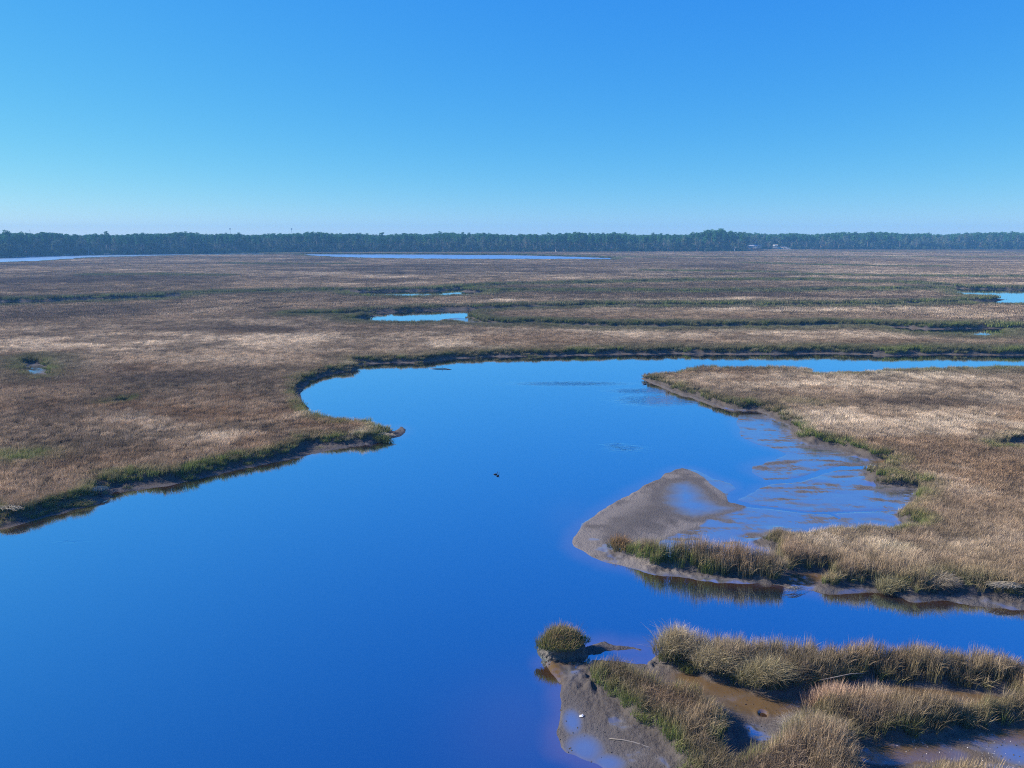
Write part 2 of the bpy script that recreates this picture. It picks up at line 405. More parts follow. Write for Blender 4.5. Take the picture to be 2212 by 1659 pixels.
def maprange(b, v, a0, a1, o0=0., o1=1.):
    nd = b.n('ShaderNodeMapRange', {'Value': v, 'From Min': a0, 'From Max': a1, 'To Min': o0, 'To Max': o1})
    return nd.outputs['Result']

def ground_mat():
    b = NB('mud_and_marsh_soil')
    pos = b.n('ShaderNodeNewGeometry').outputs['Position']
    wet = b.attr('wet').outputs['Fac']; och = b.attr('ochre').outputs['Fac']; veg = b.attr('veg').outputs['Fac']; rim = b.attr('rim').outputs['Fac']
    n1 = b.n('ShaderNodeTexNoise', {'Vector': pos, 'Scale': 1.1, 'Detail': 5.0, 'Roughness': .65})
    n2 = b.n('ShaderNodeTexNoise', {'Vector': pos, 'Scale': 6.0, 'Detail': 4.0, 'Roughness': .7})
    c = b.mix(n1.outputs['Fac'], (.060, .052, .047), (.128, .113, .102))
    c = b.mix(b.math('MULTIPLY', maprange(b, n2.outputs['Fac'], .35, .75), .5), c, (.048, .042, .040))
    c = b.mix(rim, c, (.21, .185, .165))
    c = b.mix(b.math('MULTIPLY', wet, .75), c, (.160, .158, .168))
    c = b.mix(b.math('MULTIPLY', och, .90), c, (.118, .072, .028))
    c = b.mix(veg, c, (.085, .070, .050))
    rough = maprange(b, wet, .36, .56, .40, .09)
    bs = b.n('ShaderNodeBump', {'Height': n2.outputs['Fac'], 'Strength': maprange(b, wet, .3, .6, 1.0, .10), 'Distance': .10})
    d = b.n('ShaderNodeBsdfDiffuse', {'Color': c, 'Normal': bs.outputs['Normal']})
    g = b.n('ShaderNodeBsdfGlossy', {'Color': (.90, .92, .96, 1), 'Roughness': rough, 'Normal': bs.outputs['Normal']})
    lw = b.n('ShaderNodeLayerWeight', {'Blend': .5})
    k = maprange(b, lw.outputs['Facing'], .25, .90, .50, 1.)
    k = b.math('MULTIPLY', k, b.math('MULTIPLY', maprange(b, wet, .42, .76, .0, .84), maprange(b, och, 0, 1, 1, .55)), True)
    mx = b.n('ShaderNodeMixShader', {0: k, 1: d.outputs[0], 2: g.outputs[0]})
    b.surf(mx.outputs[0])
    return b.m

def water_mat():
    b = NB('calm_tidal_water')
    pos = b.n('ShaderNodeNewGeometry').outputs['Position']
    sh = b.attr('shallow').outputs['Fac']; rip = b.attr('ripple').outputs['Fac']; brz = b.attr('breeze').outputs['Fac']
    body = b.mix(sh, (.004, .010, .022), (.105, .050, .016))
    vm = b.n('ShaderNodeVectorMath', {0: pos, 1: (.35, 1.0, 1.0)}, operation='MULTIPLY')
    w1 = b.n('ShaderNodeTexNoise', {'Vector': vm.outputs[0], 'Scale': 2.6, 'Detail': 3.0, 'Roughness': .55})
    w2 = b.n('ShaderNodeTexNoise', {'Vector': pos, 'Scale': .35, 'Detail': 2.0})
    st = b.math('ADD', .006, b.math('MULTIPLY', rip, .45))
    st = b.math('ADD', st, b.math('MULTIPLY', maprange(b, w2.outputs['Fac'], .5, .75), .010))
    bs = b.n('ShaderNodeBump', {'Height': w1.outputs['Fac'], 'Strength': st, 'Distance': .3})
    d = b.n('ShaderNodeBsdfDiffuse', {'Color': body})
    g = b.n('ShaderNodeBsdfGlossy', {'Color': b.mix(maprange(b, b.n('ShaderNodeLayerWeight', {'Blend': .5}).outputs['Facing'], .35, .85), (.45, .77, .97), b.mix(brz, (1.0, 1.0, 1.0), (.60, .79, .93))), 'Roughness': b.math('ADD', .012, b.math('MULTIPLY', brz, .34)), 'Normal': bs.outputs['Normal']})
    lw = b.n('ShaderNodeLayerWeight', {'Blend': .5, 'Normal': bs.outputs['Normal']})
    k = maprange(b, lw.outputs['Facing'], .22, .88, .40, .98)
    mx = b.n('ShaderNodeMixShader', {0: k, 1: d.outputs[0], 2: g.outputs[0]})
    b.surf(mx.outputs[0])
    return b.m

def grass_mat(name='marsh_grass_blades', inst=True):
    b = NB(name)
    src = 'INSTANCER' if inst else 'GEOMETRY'
    tint = b.attr('tint', src).outputs['Color']; green = b.attr('green', src).outputs['Fac']
    ht = b.attr('ht').outputs['Fac']; rv = b.attr('rv').outputs['Fac']
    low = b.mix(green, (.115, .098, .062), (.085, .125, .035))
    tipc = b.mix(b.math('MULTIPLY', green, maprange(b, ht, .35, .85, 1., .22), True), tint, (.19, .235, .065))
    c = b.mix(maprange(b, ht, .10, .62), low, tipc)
    c = b.mix(1.0, c, b.n('ShaderNodeCombineColor', {0: maprange(b, rv, 0, 1, .42, 1.66), 1: maprange(b, rv, 0, 1, .42, 1.62), 2: maprange(b, rv, 0, 1, .42, 1.56)}).outputs[0], 'MULTIPLY')
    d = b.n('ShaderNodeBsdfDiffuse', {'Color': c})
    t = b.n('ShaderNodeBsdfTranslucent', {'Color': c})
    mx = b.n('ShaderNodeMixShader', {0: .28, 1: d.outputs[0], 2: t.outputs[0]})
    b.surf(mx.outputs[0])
    return b.m

def leaf_mat(name, c1, c2, tr=.2):
    b = NB(name)
    rv = b.attr('rv').outputs['Fac']
    oi = b.n('ShaderNodeObjectInfo').outputs['Random']
    c = b.mix(rv, c1, c2)
    c = b.mix(1.0, c, b.n('ShaderNodeCombineColor', {0: maprange(b, oi, 0, 1, .7, 1.35), 1: maprange(b, oi, 0, 1, .75, 1.25), 2: maprange(b, oi, 0, 1, .8, 1.2)}).outputs[0], 'MULTIPLY')
    d = b.n('ShaderNodeBsdfDiffuse', {'Color': c}); t = b.n('ShaderNodeBsdfTranslucent', {'Color': c})
    mx = b.n('ShaderNodeMixShader', {0: tr, 1: d.outputs[0], 2: t.outputs[0]})
    b.surf(mx.outputs[0])
    return b.m

def plain_mat(name, c1, c2=None, rough=.8, scale=8.0):
    b = NB(name)
    tc = b.n('ShaderNodeTexCoord').outputs['Object']
    n = b.n('ShaderNodeTexNoise', {'Vector': tc, 'Scale': scale, 'Detail': 4.0})
    c = b.mix(n.outputs['Fac'], c1, c2 or tuple(min(1, k * 1.4) for k in c1))
    p = b.n('ShaderNodeBsdfPrincipled', {'Base Color': c, 'Roughness': rough})
    b.surf(p.outputs[0])
    return b.m

MG, MW, MGR = ground_mat(), water_mat(), grass_mat()
MGO = grass_mat('tussock_blades', False)

# ------------------------------------------------------------------ ground and water
def grid_faces(nr, nt):
    i = np.arange((nr - 1) * nt).reshape(nr - 1, nt)[:, :-1].ravel()
    return np.stack([i, i + 1, i + nt + 1, i + nt], 1)

# extra rings from the last grid ring out to the horizon
ext = []
for R in (2500, 4500, 9000):
    ext.append(np.stack([R * np.sin(TH), R * np.cos(TH), np.full(NT, .9)], 1))
V = np.concatenate([np.stack([GX, GY, H], -1).reshape(-1, 3)] + ext)
gm = mesh_np('ground', V, grid_faces(NR + 3, NT)[:, ::-1], smooth=True, mats=[MG])
pad = np.zeros(3 * NT, np.float32)
rimv = sstep(4.2, .8, BARD) * onbar * sstep(.0, .4, N1.fbm(GX, GY, 1.2, 3) - .2) * sstep(.9, .2, HOLD + 1.6)
dryrim = .28 * sstep(-1.3, -.2, E_) * sstep(.4, .1, E_) * sstep(.45, .65, N4.fbm(GX, GY, 1.0, 3)) * (GX > 8) * sstep(52, 46, r_)
rimv = np.maximum(rimv * .75, dryrim)
add_attr(gm, 'wet', np.concatenate([wet.ravel(), pad]))
add_attr(gm, 'ochre', np.concatenate([ochre.ravel(), pad]))
add_attr(gm, 'rim', np.concatenate([rimv.ravel(), pad]))
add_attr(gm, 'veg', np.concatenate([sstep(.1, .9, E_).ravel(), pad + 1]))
ground = prop(obj('ground', gm), 'grey brown tidal mud flats, banks and marsh platform', 'ground', kind='structure')

s_ = 2
wx, wy = GX[::s_, ::s_], GY[::s_, ::s_]
Wc, Hc = W[::s_, ::s_], H[::s_, ::s_]
nr2, nt2 = wx.shape
wV = [np.stack([wx, wy, np.zeros_like(wx)], -1).reshape(-1, 3)]
for R in (2500, 4500):
    t2 = TH[::s_]
    wV.append(np.stack([R * np.sin(t2), R * np.cos(t2), np.zeros(nt2)], 1))
wm = mesh_np('water', np.concatenate(wV), grid_faces(nr2 + 2, nt2)[:, ::-1], smooth=True, mats=[MW])
shal = np.clip(sstep(-.30, -.02, Hc), 0, 1) * .85
shal = np.maximum(shal, .24 * blob(wx, wy, 1130, 1560, 160, 130))
shal = np.maximum(shal, .36 * blob(wx, wy, 1330, 1410, 150, 26))
shal = np.maximum(shal, .28 * blob(wx, wy, 1240, 1120, 60, 40))
rip = np.zeros_like(wx)
for b in ((1235, 829, 120, 5), (1400, 865, 70, 12), (1350, 968, 45, 8), (1330, 962, 30, 6), (1375, 845, 60, 6), (150, 1170, 30, 2)):
    rip = np.maximum(rip, blob(wx, wy, *b))
padw = np.zeros(2 * nt2, np.float32)
add_attr(wm, 'shallow', np.concatenate([shal.ravel(), padw]))
add_attr(wm, 'breeze', np.concatenate([sstep(330, 560, np.hypot(wx, wy)).ravel(), np.ones(2 * nt2, np.float32)]))
add_attr(wm, 'ripple', np.concatenate([rip.ravel(), padw]))
prop(obj('water', wm), 'calm blue tidal river winding between the marsh banks', 'water', kind='structure')

# ------------------------------------------------------------------ sampling the ground grid
def sample(A, x, y):
    r = np.hypot(x, y); t = np.arctan2(x, y)
    fi = np.clip(np.log(np.maximum(r, R0) / R0) / math.log(R1 / R0) * (NR - 1), 0, NR - 1.001)
    fj = np.clip((t - TH[0]) / (TH[-1] - TH[0]) * (NT - 1), 0, NT - 1.001)
    i, j = fi.astype(int), fj.astype(int); a, b = fi - i, fj - j
    return (A[i, j] * (1 - a) + A[i + 1, j] * a) * (1 - b) + (A[i, j + 1] * (1 - a) + A[i + 1, j + 1] * a) * b

# ------------------------------------------------------------------ grass
def blades(n, rad, h, w, lean, seg=3, hv=.35, cluster=0, seed=0, wind=(.3, -.1), elong=1.0, centres=None):
    """arching blades: returns verts, quads, tris, ht, rv"""
    g = np.random.default_rng(seed)
    if centres is None:
        if cluster:
            cc = (g.random((cluster, 2)) * 2 - 1) * rad
            c = cc[g.integers(0, cluster, n)] + g.normal(0, rad * .16, (n, 2))
        else:
            c = (g.random((n, 2)) * 2 - 1) * rad
    else:
        c = centres
    c = c * np.array([1, elong])
    hh = h * (1 - hv * g.random(n) ** 1.5) if np.isscalar(h) else h * (1 - hv * g.random(n) ** 1.5)
    phi = g.random(n) * 2 * math.pi
    la = lean * (.25 + g.random(n) ** 1.3) * hh
    ld = np.stack([np.cos(phi) * la + wind[0] * hh * .5, np.sin(phi) * la + wind[1] * hh * .5], 1)
    fa = g.random(n) * math.pi
    fx, fy = np.cos(fa), np.sin(fa)
    ww = w * (.6 + .8 * g.random(n))
    rv = g.random(n)
    ts = np.linspace(0, 1, seg + 1)
    V, HT = [], []
    for k, t in enumerate(ts):
        px = c[:, 0] + ld[:, 0] * t ** 1.9; py = c[:, 1] + ld[:, 1] * t ** 1.9
        dr = np.clip(np.hypot(ld[:, 0], ld[:, 1]) / hh, 0, 1.4)
        pz = hh * (t - .32 * dr * t ** 3)
        if k < seg:
            wk = ww * (1 - .75 * t ** 1.5) * .5
            V.append(np.stack([px - fx * wk, py - fy * wk, pz], 1)); V.append(np.stack([px + fx * wk, py + fy * wk, pz], 1)); HT += [t, t]
        else:
            V.append(np.stack([px, py, pz], 1)); HT.append(t)
    nv = len(V)
    V = np.stack(V, 1).reshape(-1, 3)
    base = np.arange(n) * nv
    F4 = [np.stack([base + 2 * k, base + 2 * k + 1, base + 2 * k + 3, base + 2 * k + 2], 1) for k in range(seg - 1)]
    F4 = np.concatenate(F4) if F4 else None
    F3 = np.stack([base + 2 * (seg - 1), base + 2 * (seg - 1) + 1, base + 2 * seg], 1)
    return V, F4, F3, np.tile(HT, n), np.repeat(rv, nv)

def tuft_mesh(name, mat, **kw):
    V, F4, F3, ht, rv = blades(**kw)
    me = mesh_np(name, V, F4, F3, mats=[mat])
    add_attr(me, 'ht', ht); add_attr(me, 'rv', rv)
    return me

def source(name, meshes):
    c = bpy.data.collections.new(name)
    for i, me in enumerate(meshes):
        o = bpy.data.objects.new('%s_%02d' % (name, i), me)
        c.objects.link(o)
    return c

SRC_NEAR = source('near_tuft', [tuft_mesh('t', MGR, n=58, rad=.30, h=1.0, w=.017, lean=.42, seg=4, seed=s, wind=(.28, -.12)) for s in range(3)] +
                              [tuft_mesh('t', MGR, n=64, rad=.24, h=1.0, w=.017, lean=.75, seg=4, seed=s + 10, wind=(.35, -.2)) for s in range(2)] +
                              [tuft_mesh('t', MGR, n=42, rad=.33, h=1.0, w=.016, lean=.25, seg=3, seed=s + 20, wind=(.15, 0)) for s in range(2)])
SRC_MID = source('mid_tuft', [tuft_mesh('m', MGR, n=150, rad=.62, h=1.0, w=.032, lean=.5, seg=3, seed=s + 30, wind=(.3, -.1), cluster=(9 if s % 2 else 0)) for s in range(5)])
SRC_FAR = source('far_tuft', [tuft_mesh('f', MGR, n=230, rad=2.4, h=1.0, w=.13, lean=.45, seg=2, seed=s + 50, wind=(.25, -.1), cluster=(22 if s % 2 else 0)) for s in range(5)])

def scatter_points(r0, r1, cell, t0=-.86, t1=.86):
    xs = np.arange(r0 * math.sin(t0) if False else -r1, r1, cell)
    ys = np.arange(math.cos(.87) * r0 * .9, r1, cell)
    X, Y = np.meshgrid(xs, ys)
    X = X + (RNG.random(X.shape) - .5) * cell * 1.1; Y = Y + (RNG.random(Y.shape) - .5) * cell * 1.1
    X, Y = X.ravel(), Y.ravel()
    R = np.hypot(X, Y); T = np.arctan2(X, Y)
    jr = R * (1 + .08 * (N1.n(X / 9, Y / 9) - .5))
    m = (jr >= r0) & (jr < r1) & (T > t0) & (T < t1)
    return X[m], Y[m]

BUFF = np.array([.66, .55, .41]); BROWN = np.array([.27, .195, .125]); MAUVE = np.array([.215, .166, .116]); RUST = np.array([.34, .195, .095]); TAN = np.array([.39, .295, .200])
PALE_BLOBS = [(320, 742, 420, 20, .9), (600, 735, 260, 14, .9), (1500, 722, 700, 12, .6), (480, 780, 150, 12, .5), (900, 745, 300, 14, .6), (330, 930, 90, 22, .75), (480, 945, 70, 16, .6), (290, 905, 60, 14, .5),
              (1620, 818, 110, 12, .8), (1800, 832, 260, 18, .7), (2000, 815, 240, 16, .75), (2150, 870, 160, 30, .5), (1960, 895, 170, 12, .75), (1850, 905, 130, 18, .6), (2100, 920, 110, 14, .6),
              (1900, 1175, 60, 34, .8), (1780, 1170, 50, 22, .6), (2050, 1180, 90, 24, .4), (2160, 1160, 60, 20, .5), (1500, 1380, 60, 36, .8), (1620, 1400, 160, 34, .5), (1700, 670, 500, 5, .5),
              (2090, 1400, 80, 14, .4), (1600, 650, 600, 4, .5), (700, 700, 400, 12, .35), (150, 715, 150, 10, .4), (1300, 590, 900, 9, .30)]
DARK_BLOBS = [(100, 680, 190, 18, .95), (0, 655, 160, 8, .6), (300, 818, 330, 12, .7), (150, 830, 200, 14, .5), (500, 712, 330, 7, .7), (200, 800, 150, 14, .5), (420, 862, 240, 14, .35), (260, 862, 40, 8, .9), (240, 606, 200, 6, .6), (420, 612, 140, 5, .5),
              (1990, 872, 190, 9, .85), (1620, 880, 110, 16, .55), (2160, 955, 90, 10, .8), (2050, 980, 180, 14, .35), (1850, 940, 170, 16, .35), (1560, 795, 140, 9, .5), (150, 900, 200, 22, .4), (640, 880, 80, 20, .3), (2000, 1060, 60, 30, .3)]
RUST_BLOBS = [(1400, 1170, 60, 14, .8), (1560, 1205, 140, 14, .9), (1800, 1500, 90, 26, 1.0), (1950, 1505, 90, 20, .6), (1420, 1440, 90, 30, .55), (1480, 1500, 110, 50, .30), (1700, 1135, 60, 14, .9), (1360, 1165, 50, 12, .9), (1500, 1180, 130, 12, .7), (1840, 935, 240, 40, .5), (2100, 990, 160, 60, .45), (560, 895, 160, 14, .5), (300, 870, 300, 16, .3), (120, 1020, 160, 40, .45), (1900, 1105, 60, 8, .8), (2060, 1050, 100, 30, .6), (350, 990, 180, 30, .35)]
GREEN_BLOBS = [(50, 985, 60, 14, .8), (290, 1025, 60, 10, .9), (400, 1028, 50, 8, .5), (1500, 1085, 0.1, 0.1, 0), (2100, 1290, 120, 30, .25), (1750, 1440, 160, 24, .2), (1730, 870, 60, 8, .4), (1925, 1022, 40, 8, .7), (1290, 1470, 28, 36, .95), (1340, 1530, 40, 40, .9), (1400, 1590, 50, 40, .85), (1460, 1640, 60, 30, .7), (2160, 1540, 40, 14, .6), (1930, 1190, 50, 12, .3), (770, 955, 40, 8, .6), (820, 925, 30, 8, .5), (2060, 1250, 120, 20, .4), (1660, 1240, 60, 12, .4), (1400, 1210, 60, 12, .4), (1900, 1320, 80, 10, .3)]
TALL_BLOBS = [(1500, 1210, 220, 30, .85), (1860, 1270, 160, 26, .45), (2100, 1290, 140, 30, .35), (1350, 1175, 40, 20, .3), (1600, 1420, 260, 50, .55), (2000, 1440, 220, 50, .3), (1850, 1550, 240, 50, .40), (1450, 1400, 60, 50, .25), (1960, 1240, 220, 50, .30), (1780, 1620, 90, 40, .45), (1550, 870, 60, 8, .3), (1640, 790, 130, 8, .55)]

def lookup(X, Y, L, z=.9):
    f = np.zeros(X.shape)
    for px, py, rx, ry, k in L:
        f = np.maximum(f, k * blob(X, Y, px, py, rx, ry, z))
    return f

def grass_look(X, Y, e):
    r = np.hypot(X, Y)
    big = N1.fbm(X * .5, Y, 26, 3, .6); mid = N2.fbm(X * .6, Y, 6.5, 3, .6); sm = N3.fbm(X, Y, 1.6, 2); huge = N4.fbm(X * .5, Y, 90, 2)
    d = np.clip(2.0 * (big - .5) + 1.8 * (mid - .5) + 1.5 * (sm - .5) + .48, 0, 1)
    lines = sstep(.56, .66, N2.fbm(X * .28, Y, 15, 3)) * sstep(150, 330, r)
    col = MAUVE * (1 - d[:, None]) + TAN * d[:, None]
    red = sstep(.50, .72, N5.fbm(X, Y, 18, 3))[:, None] * sstep(260, 90, r)[:, None] * .5
    red = np.maximum(red, lookup(X, Y, RUST_BLOBS)[:, None] * (.55 + .6 * sm[:, None]))
    red = np.clip(red, 0, 1)
    col = col * (1 - red) + (RUST * .75 + BROWN * .25 + (BUFF - RUST) * .30 * (mid > .5)[:, None]) * red
    pale = np.clip(lookup(X, Y, PALE_BLOBS) * (.35 + 1.25 * sstep(.35, .65, mid)) + .55 * sstep(.60, .78, big) * sstep(.45, .6, mid), 0, 1)[:, None]
    col = col * (1 - pale) + BUFF * pale
    dk = np.clip(.7 * lines + lookup(X, Y, DARK_BLOBS) + .55 * sstep(.50, .30, huge), 0, 1)[:, None] * .85
    col = col * (1 - dk) + np.array([.125, .095, .075]) * dk
    ew = (0.8 + 2.0 * N3.fbm(X, Y, 6, 2) ** 1.3 + .008 * r) * (1 - .62 * sstep(66, 54, r) * (X > 0))
    g = sstep(ew, ew * .25, e) * (.45 + .95 * sstep(.44, .60, N4.fbm(X, Y, 3.5, 2)) * (.35 + .65 * sstep(.40, .60, N5.fbm(X, Y, 14, 2))))
    g = np.maximum(g, 1.6 * lookup(X, Y, GREEN_BLOBS))
    fd = (sstep(10, 3, e) * sstep(110, 190, r) * .85)[:, None]
    col = col * (1 - fd) + np.array([.135, .135, .080]) * fd
    g = g * (1 + .7 * (X < -8) * sstep(112, 95, r))
    olive = sstep(75, 45, r) * .22 * sstep(.35, .6, N1.fbm(X, Y, 2.5, 2))
    g = np.clip(np.maximum(g, olive), 0, 2)
    ht = .74 + .34 * (mid - .5) * (1 + .8 * sstep(60, 45, r)) + .28 * (sm - .5) * (1 + 1.6 * sstep(62, 45, r)) + .10 * sstep(3.5, 1.0, e) + .10 * sstep(120, 300, r) + .35 * sstep(8, 2, e) * sstep(120, 190, r)
    ht = ht + lookup(X, Y, TALL_BLOBS)
    ht = ht * (.50 + .50 * sstep(-.1, .6, e)) * (1 + .34 * sstep(58, 47, r) * (X > 0))
    return col, g, ht

def nodes_scatter(name, coll):
    ng = bpy.data.node_groups.new(name, 'GeometryNodeTree')
    ng.interface.new_socket('Geometry', in_out='INPUT', socket_type='NodeSocketGeometry')
    ng.interface.new_socket('Geometry', in_out='OUTPUT', socket_type='NodeSocketGeometry')
    N = ng.nodes
    gi, go = N.new('NodeGroupInput'), N.new('NodeGroupOutput')
    ci = N.new('GeometryNodeCollectionInfo'); ci.inputs['Collection'].default_value = coll
    ci.inputs['Separate Children'].default_value = True; ci.inputs['Reset Children'].default_value = True
    iop = N.new('GeometryNodeInstanceOnPoints'); iop.inputs['Pick Instance'].default_value = True
    def na(nm, typ):
        q = N.new('GeometryNodeInputNamedAttribute'); q.data_type = typ; q.inputs['Name'].default_value = nm; return q.outputs[0]
    L = ng.links
    L.new(gi.outputs[0], iop.inputs['Points']); L.new(ci.outputs[0], iop.inputs['Instance'])
    L.new(na('pick', 'INT'), iop.inputs['Instance Index'])
    L.new(na('rot', 'FLOAT_VECTOR'), iop.inputs['Rotation']); L.new(na('scl', 'FLOAT_VECTOR'), iop.inputs['Scale'])
    L.new(iop.outputs[0], go.inputs[0])
    return ng

def scatter_obj(name, X, Y, Z, scl, rot, pick, coll, label, cat, tint=None, green=None):
    me = mesh_np(name, np.stack([X, Y, Z], 1))
    add_attr(me, 'rot', rot, 'FLOAT_VECTOR'); add_attr(me, 'scl', scl, 'FLOAT_VECTOR')
    a = me.attributes.new('pick', 'INT', 'POINT'); a.data.foreach_set('value', pick.astype(np.int32))
    if tint is not None:
        add_attr(me, 'tint', np.concatenate([tint, np.ones((len(tint), 1))], 1), 'FLOAT_COLOR')
        add_attr(me, 'green', green)
    o = prop(obj(name, me), label, cat, kind='stuff')
    md = o.modifiers.new('scatter', 'NODES'); md.node_group = nodes_scatter(name, coll)
    return o

def grass_zone(r0, r1, cell, coll, nvar, xyj, sc0):
    X, Y = scatter_points(r0, r1, cell)
    e = sample(E_, X, Y)
    Z = sample(H, X, Y)
    thin = RNG.random(len(X))
    m = ((e > .08 + .22 * thin) & (Z > .12)) | ((e > -.75) & (thin < .16) & (X < 8) & (np.hypot(X, Y) > 58) & (r0 < 200)) | ((e > -1.9) & (thin < .55) & (X < -10) & (r0 < 70) & (N2.fbm(X, Y, 5, 2) > .55) & (sample(W, X, Y) < -.3))
    X, Y, e, Z = X[m], Y[m], e[m], Z[m]
    col, g, ht = grass_look(X, Y, e)
    n = len(X)
    xy = sc0 * (1 + xyj * (RNG.random(n) - .5))
    hz = ht * (.78 + .44 * RNG.random(n))
    scl = np.stack([xy, xy, hz], 1)
    rot = np.stack([(RNG.random(n) - .5) * .12, (RNG.random(n) - .5) * .12, (RNG.random(n) - .5) * 1.6], 1)
    col = col * (.55 + .90 * RNG.random((n, 1)))
    return X, Y, Z - .03, scl, rot, RNG.integers(0, nvar, n), col, np.clip(g * (.6 + .8 * RNG.random(n)), 0, 2)

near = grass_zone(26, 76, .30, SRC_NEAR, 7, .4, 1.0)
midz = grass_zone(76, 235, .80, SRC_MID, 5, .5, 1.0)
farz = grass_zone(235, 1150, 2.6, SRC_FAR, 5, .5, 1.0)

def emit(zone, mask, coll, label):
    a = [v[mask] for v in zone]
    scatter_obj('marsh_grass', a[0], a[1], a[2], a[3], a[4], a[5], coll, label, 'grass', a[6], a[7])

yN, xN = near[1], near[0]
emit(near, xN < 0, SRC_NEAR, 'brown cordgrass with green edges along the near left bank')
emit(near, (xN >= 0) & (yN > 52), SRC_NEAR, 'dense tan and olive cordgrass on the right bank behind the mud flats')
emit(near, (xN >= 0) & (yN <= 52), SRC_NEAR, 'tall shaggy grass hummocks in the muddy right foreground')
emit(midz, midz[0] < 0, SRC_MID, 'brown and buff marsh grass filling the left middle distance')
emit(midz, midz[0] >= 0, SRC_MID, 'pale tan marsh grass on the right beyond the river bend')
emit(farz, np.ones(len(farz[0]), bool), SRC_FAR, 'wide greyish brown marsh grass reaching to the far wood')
print('grass instances', len(near[0]), len(midz[0]), len(farz[0]))
#OBJECTS#
# ------------------------------------------------------------------ solid shape helpers
class MB:
    """collects verts and faces of one mesh"""
    def __init__(s): s.v, s.f, s.mi = [], [], []
    def add(s, vs, fs, mi=0):
        b = len(s.v); s.v += [tuple(p) for p in vs]; s.f += [tuple(i + b for i in q) for q in fs]; s.mi += [mi] * len(fs)
    def box(s, c, d, rz=0, mi=0, top=1.0):
        x, y, z = d[0] / 2, d[1] / 2, d[2] / 2
        vs = []
        for k, (a, b_, e) in enumerate([(-1, -1, -1), (1, -1, -1), (1, 1, -1), (-1, 1, -1), (-1, -1, 1), (1, -1, 1), (1, 1, 1), (-1, 1, 1)]):
            q = top if e > 0 else 1
            px, py = a * x * q, b_ * y * q
            vs.append((c[0] + px * math.cos(rz) - py * math.sin(rz), c[1] + px * math.sin(rz) + py * math.cos(rz), c[2] + e * z))
        s.add(vs, [(3, 2, 1, 0), (4, 5, 6, 7), (0, 1, 5, 4), (1, 2, 6, 5), (2, 3, 7, 6), (3, 0, 4, 7)], mi)
    def tube(s, pts, rad, seg=6, mi=0, sq=1.0):
        """lofted tube along points with a radius at each, closed ends"""
        P = [Vector(p) for p in pts]; rings = []
        for i, p in enumerate(P):
            d = (P[min(i + 1, len(P) - 1)] - P[max(i - 1, 0)]).normalized()
            up = Vector((0, 0, 1)) if abs(d.z) < .9 else Vector((0, 1, 0))
            a = d.cross(up).normalized(); b_ = a.cross(d).normalized()
            rings.append([p + (a * math.cos(t) + b_ * math.sin(t) * sq) * rad[i] for t in [2 * math.pi * k / seg for k in range(seg)]])
        vs = [q for r in rings for q in r]; fs = []
        for i in range(len(P) - 1):
            for k in range(seg):
                k2 = (k + 1) % seg
                fs.append((i * seg + k, i * seg + k2, (i + 1) * seg + k2, (i + 1) * seg + k))
        fs.append(tuple(range(seg))[::-1]); fs.append(tuple((len(P) - 1) * seg + k for k in range(seg)))
        s.add(vs, fs, mi)
    def build(s, name, mats, parent=None, smooth=False):
        me = bpy.data.meshes.new(name); me.from_pydata(s.v, [], s.f)
        for m in (mats if isinstance(mats, (list, tuple)) else [mats]): me.materials.append(m)
        for p, i in zip(me.polygons, s.mi): p.material_index = i; p.use_smooth = smooth
        me.update()
        return obj(name, me, parent)

def gz(x, y):
    return float(sample(H, np.array([x]), np.array([y]))[0])

# ------------------------------------------------------------------ trees of the far wood
M_BARK = plain_mat('pine_bark', (.16, .12, .09), (.30, .25, .20), scale=2)
M_PINE = leaf_mat('pine_needles', (.025, .095, .045, 1), (.10, .26, .09, 1))
M_BARE = leaf_mat('bare_winter_twigs', (.07, .115, .075, 1), (.21, .26, .18, 1))
M_OAK = leaf_mat('evergreen_leaves', (.045, .08, .04, 1), (.16, .21, .10, 1))

def leaf_cloud(cl, n, size, seed, flat=.6):
    """leaf clumps: cl = list of (centre, radii); n quads in each"""
    g = np.random.default_rng(seed)
    Vs, rvs = [], []
    for (c, rd) in cl:
        d = g.normal(size=(n, 3)); d /= np.linalg.norm(d, axis=1)[:, None]
        p = np.array(c) + d * np.array(rd) * (g.random((n, 1)) ** .45)
        a = g.normal(size=(n, 3)); a[:, 2] *= flat; a /= np.linalg.norm(a, axis=1)[:, None]
        b = np.cross(a, g.normal(size=(n, 3))); b /= np.linalg.norm(b, axis=1)[:, None]
        s = size * (.6 + .8 * g.random((n, 1)))
        Vs.append(np.stack([p - a * s - b * s * .5, p + a * s - b * s * .5, p + a * s * .7 + b * s * .6, p - a * s * .7 + b * s * .6], 1))
        rvs.append(np.repeat(g.random(n), 4))
    V = np.concatenate(Vs).reshape(-1, 3); F = np.arange(len(V)).reshape(-1, 4)
    return V, F, np.concatenate(rvs)

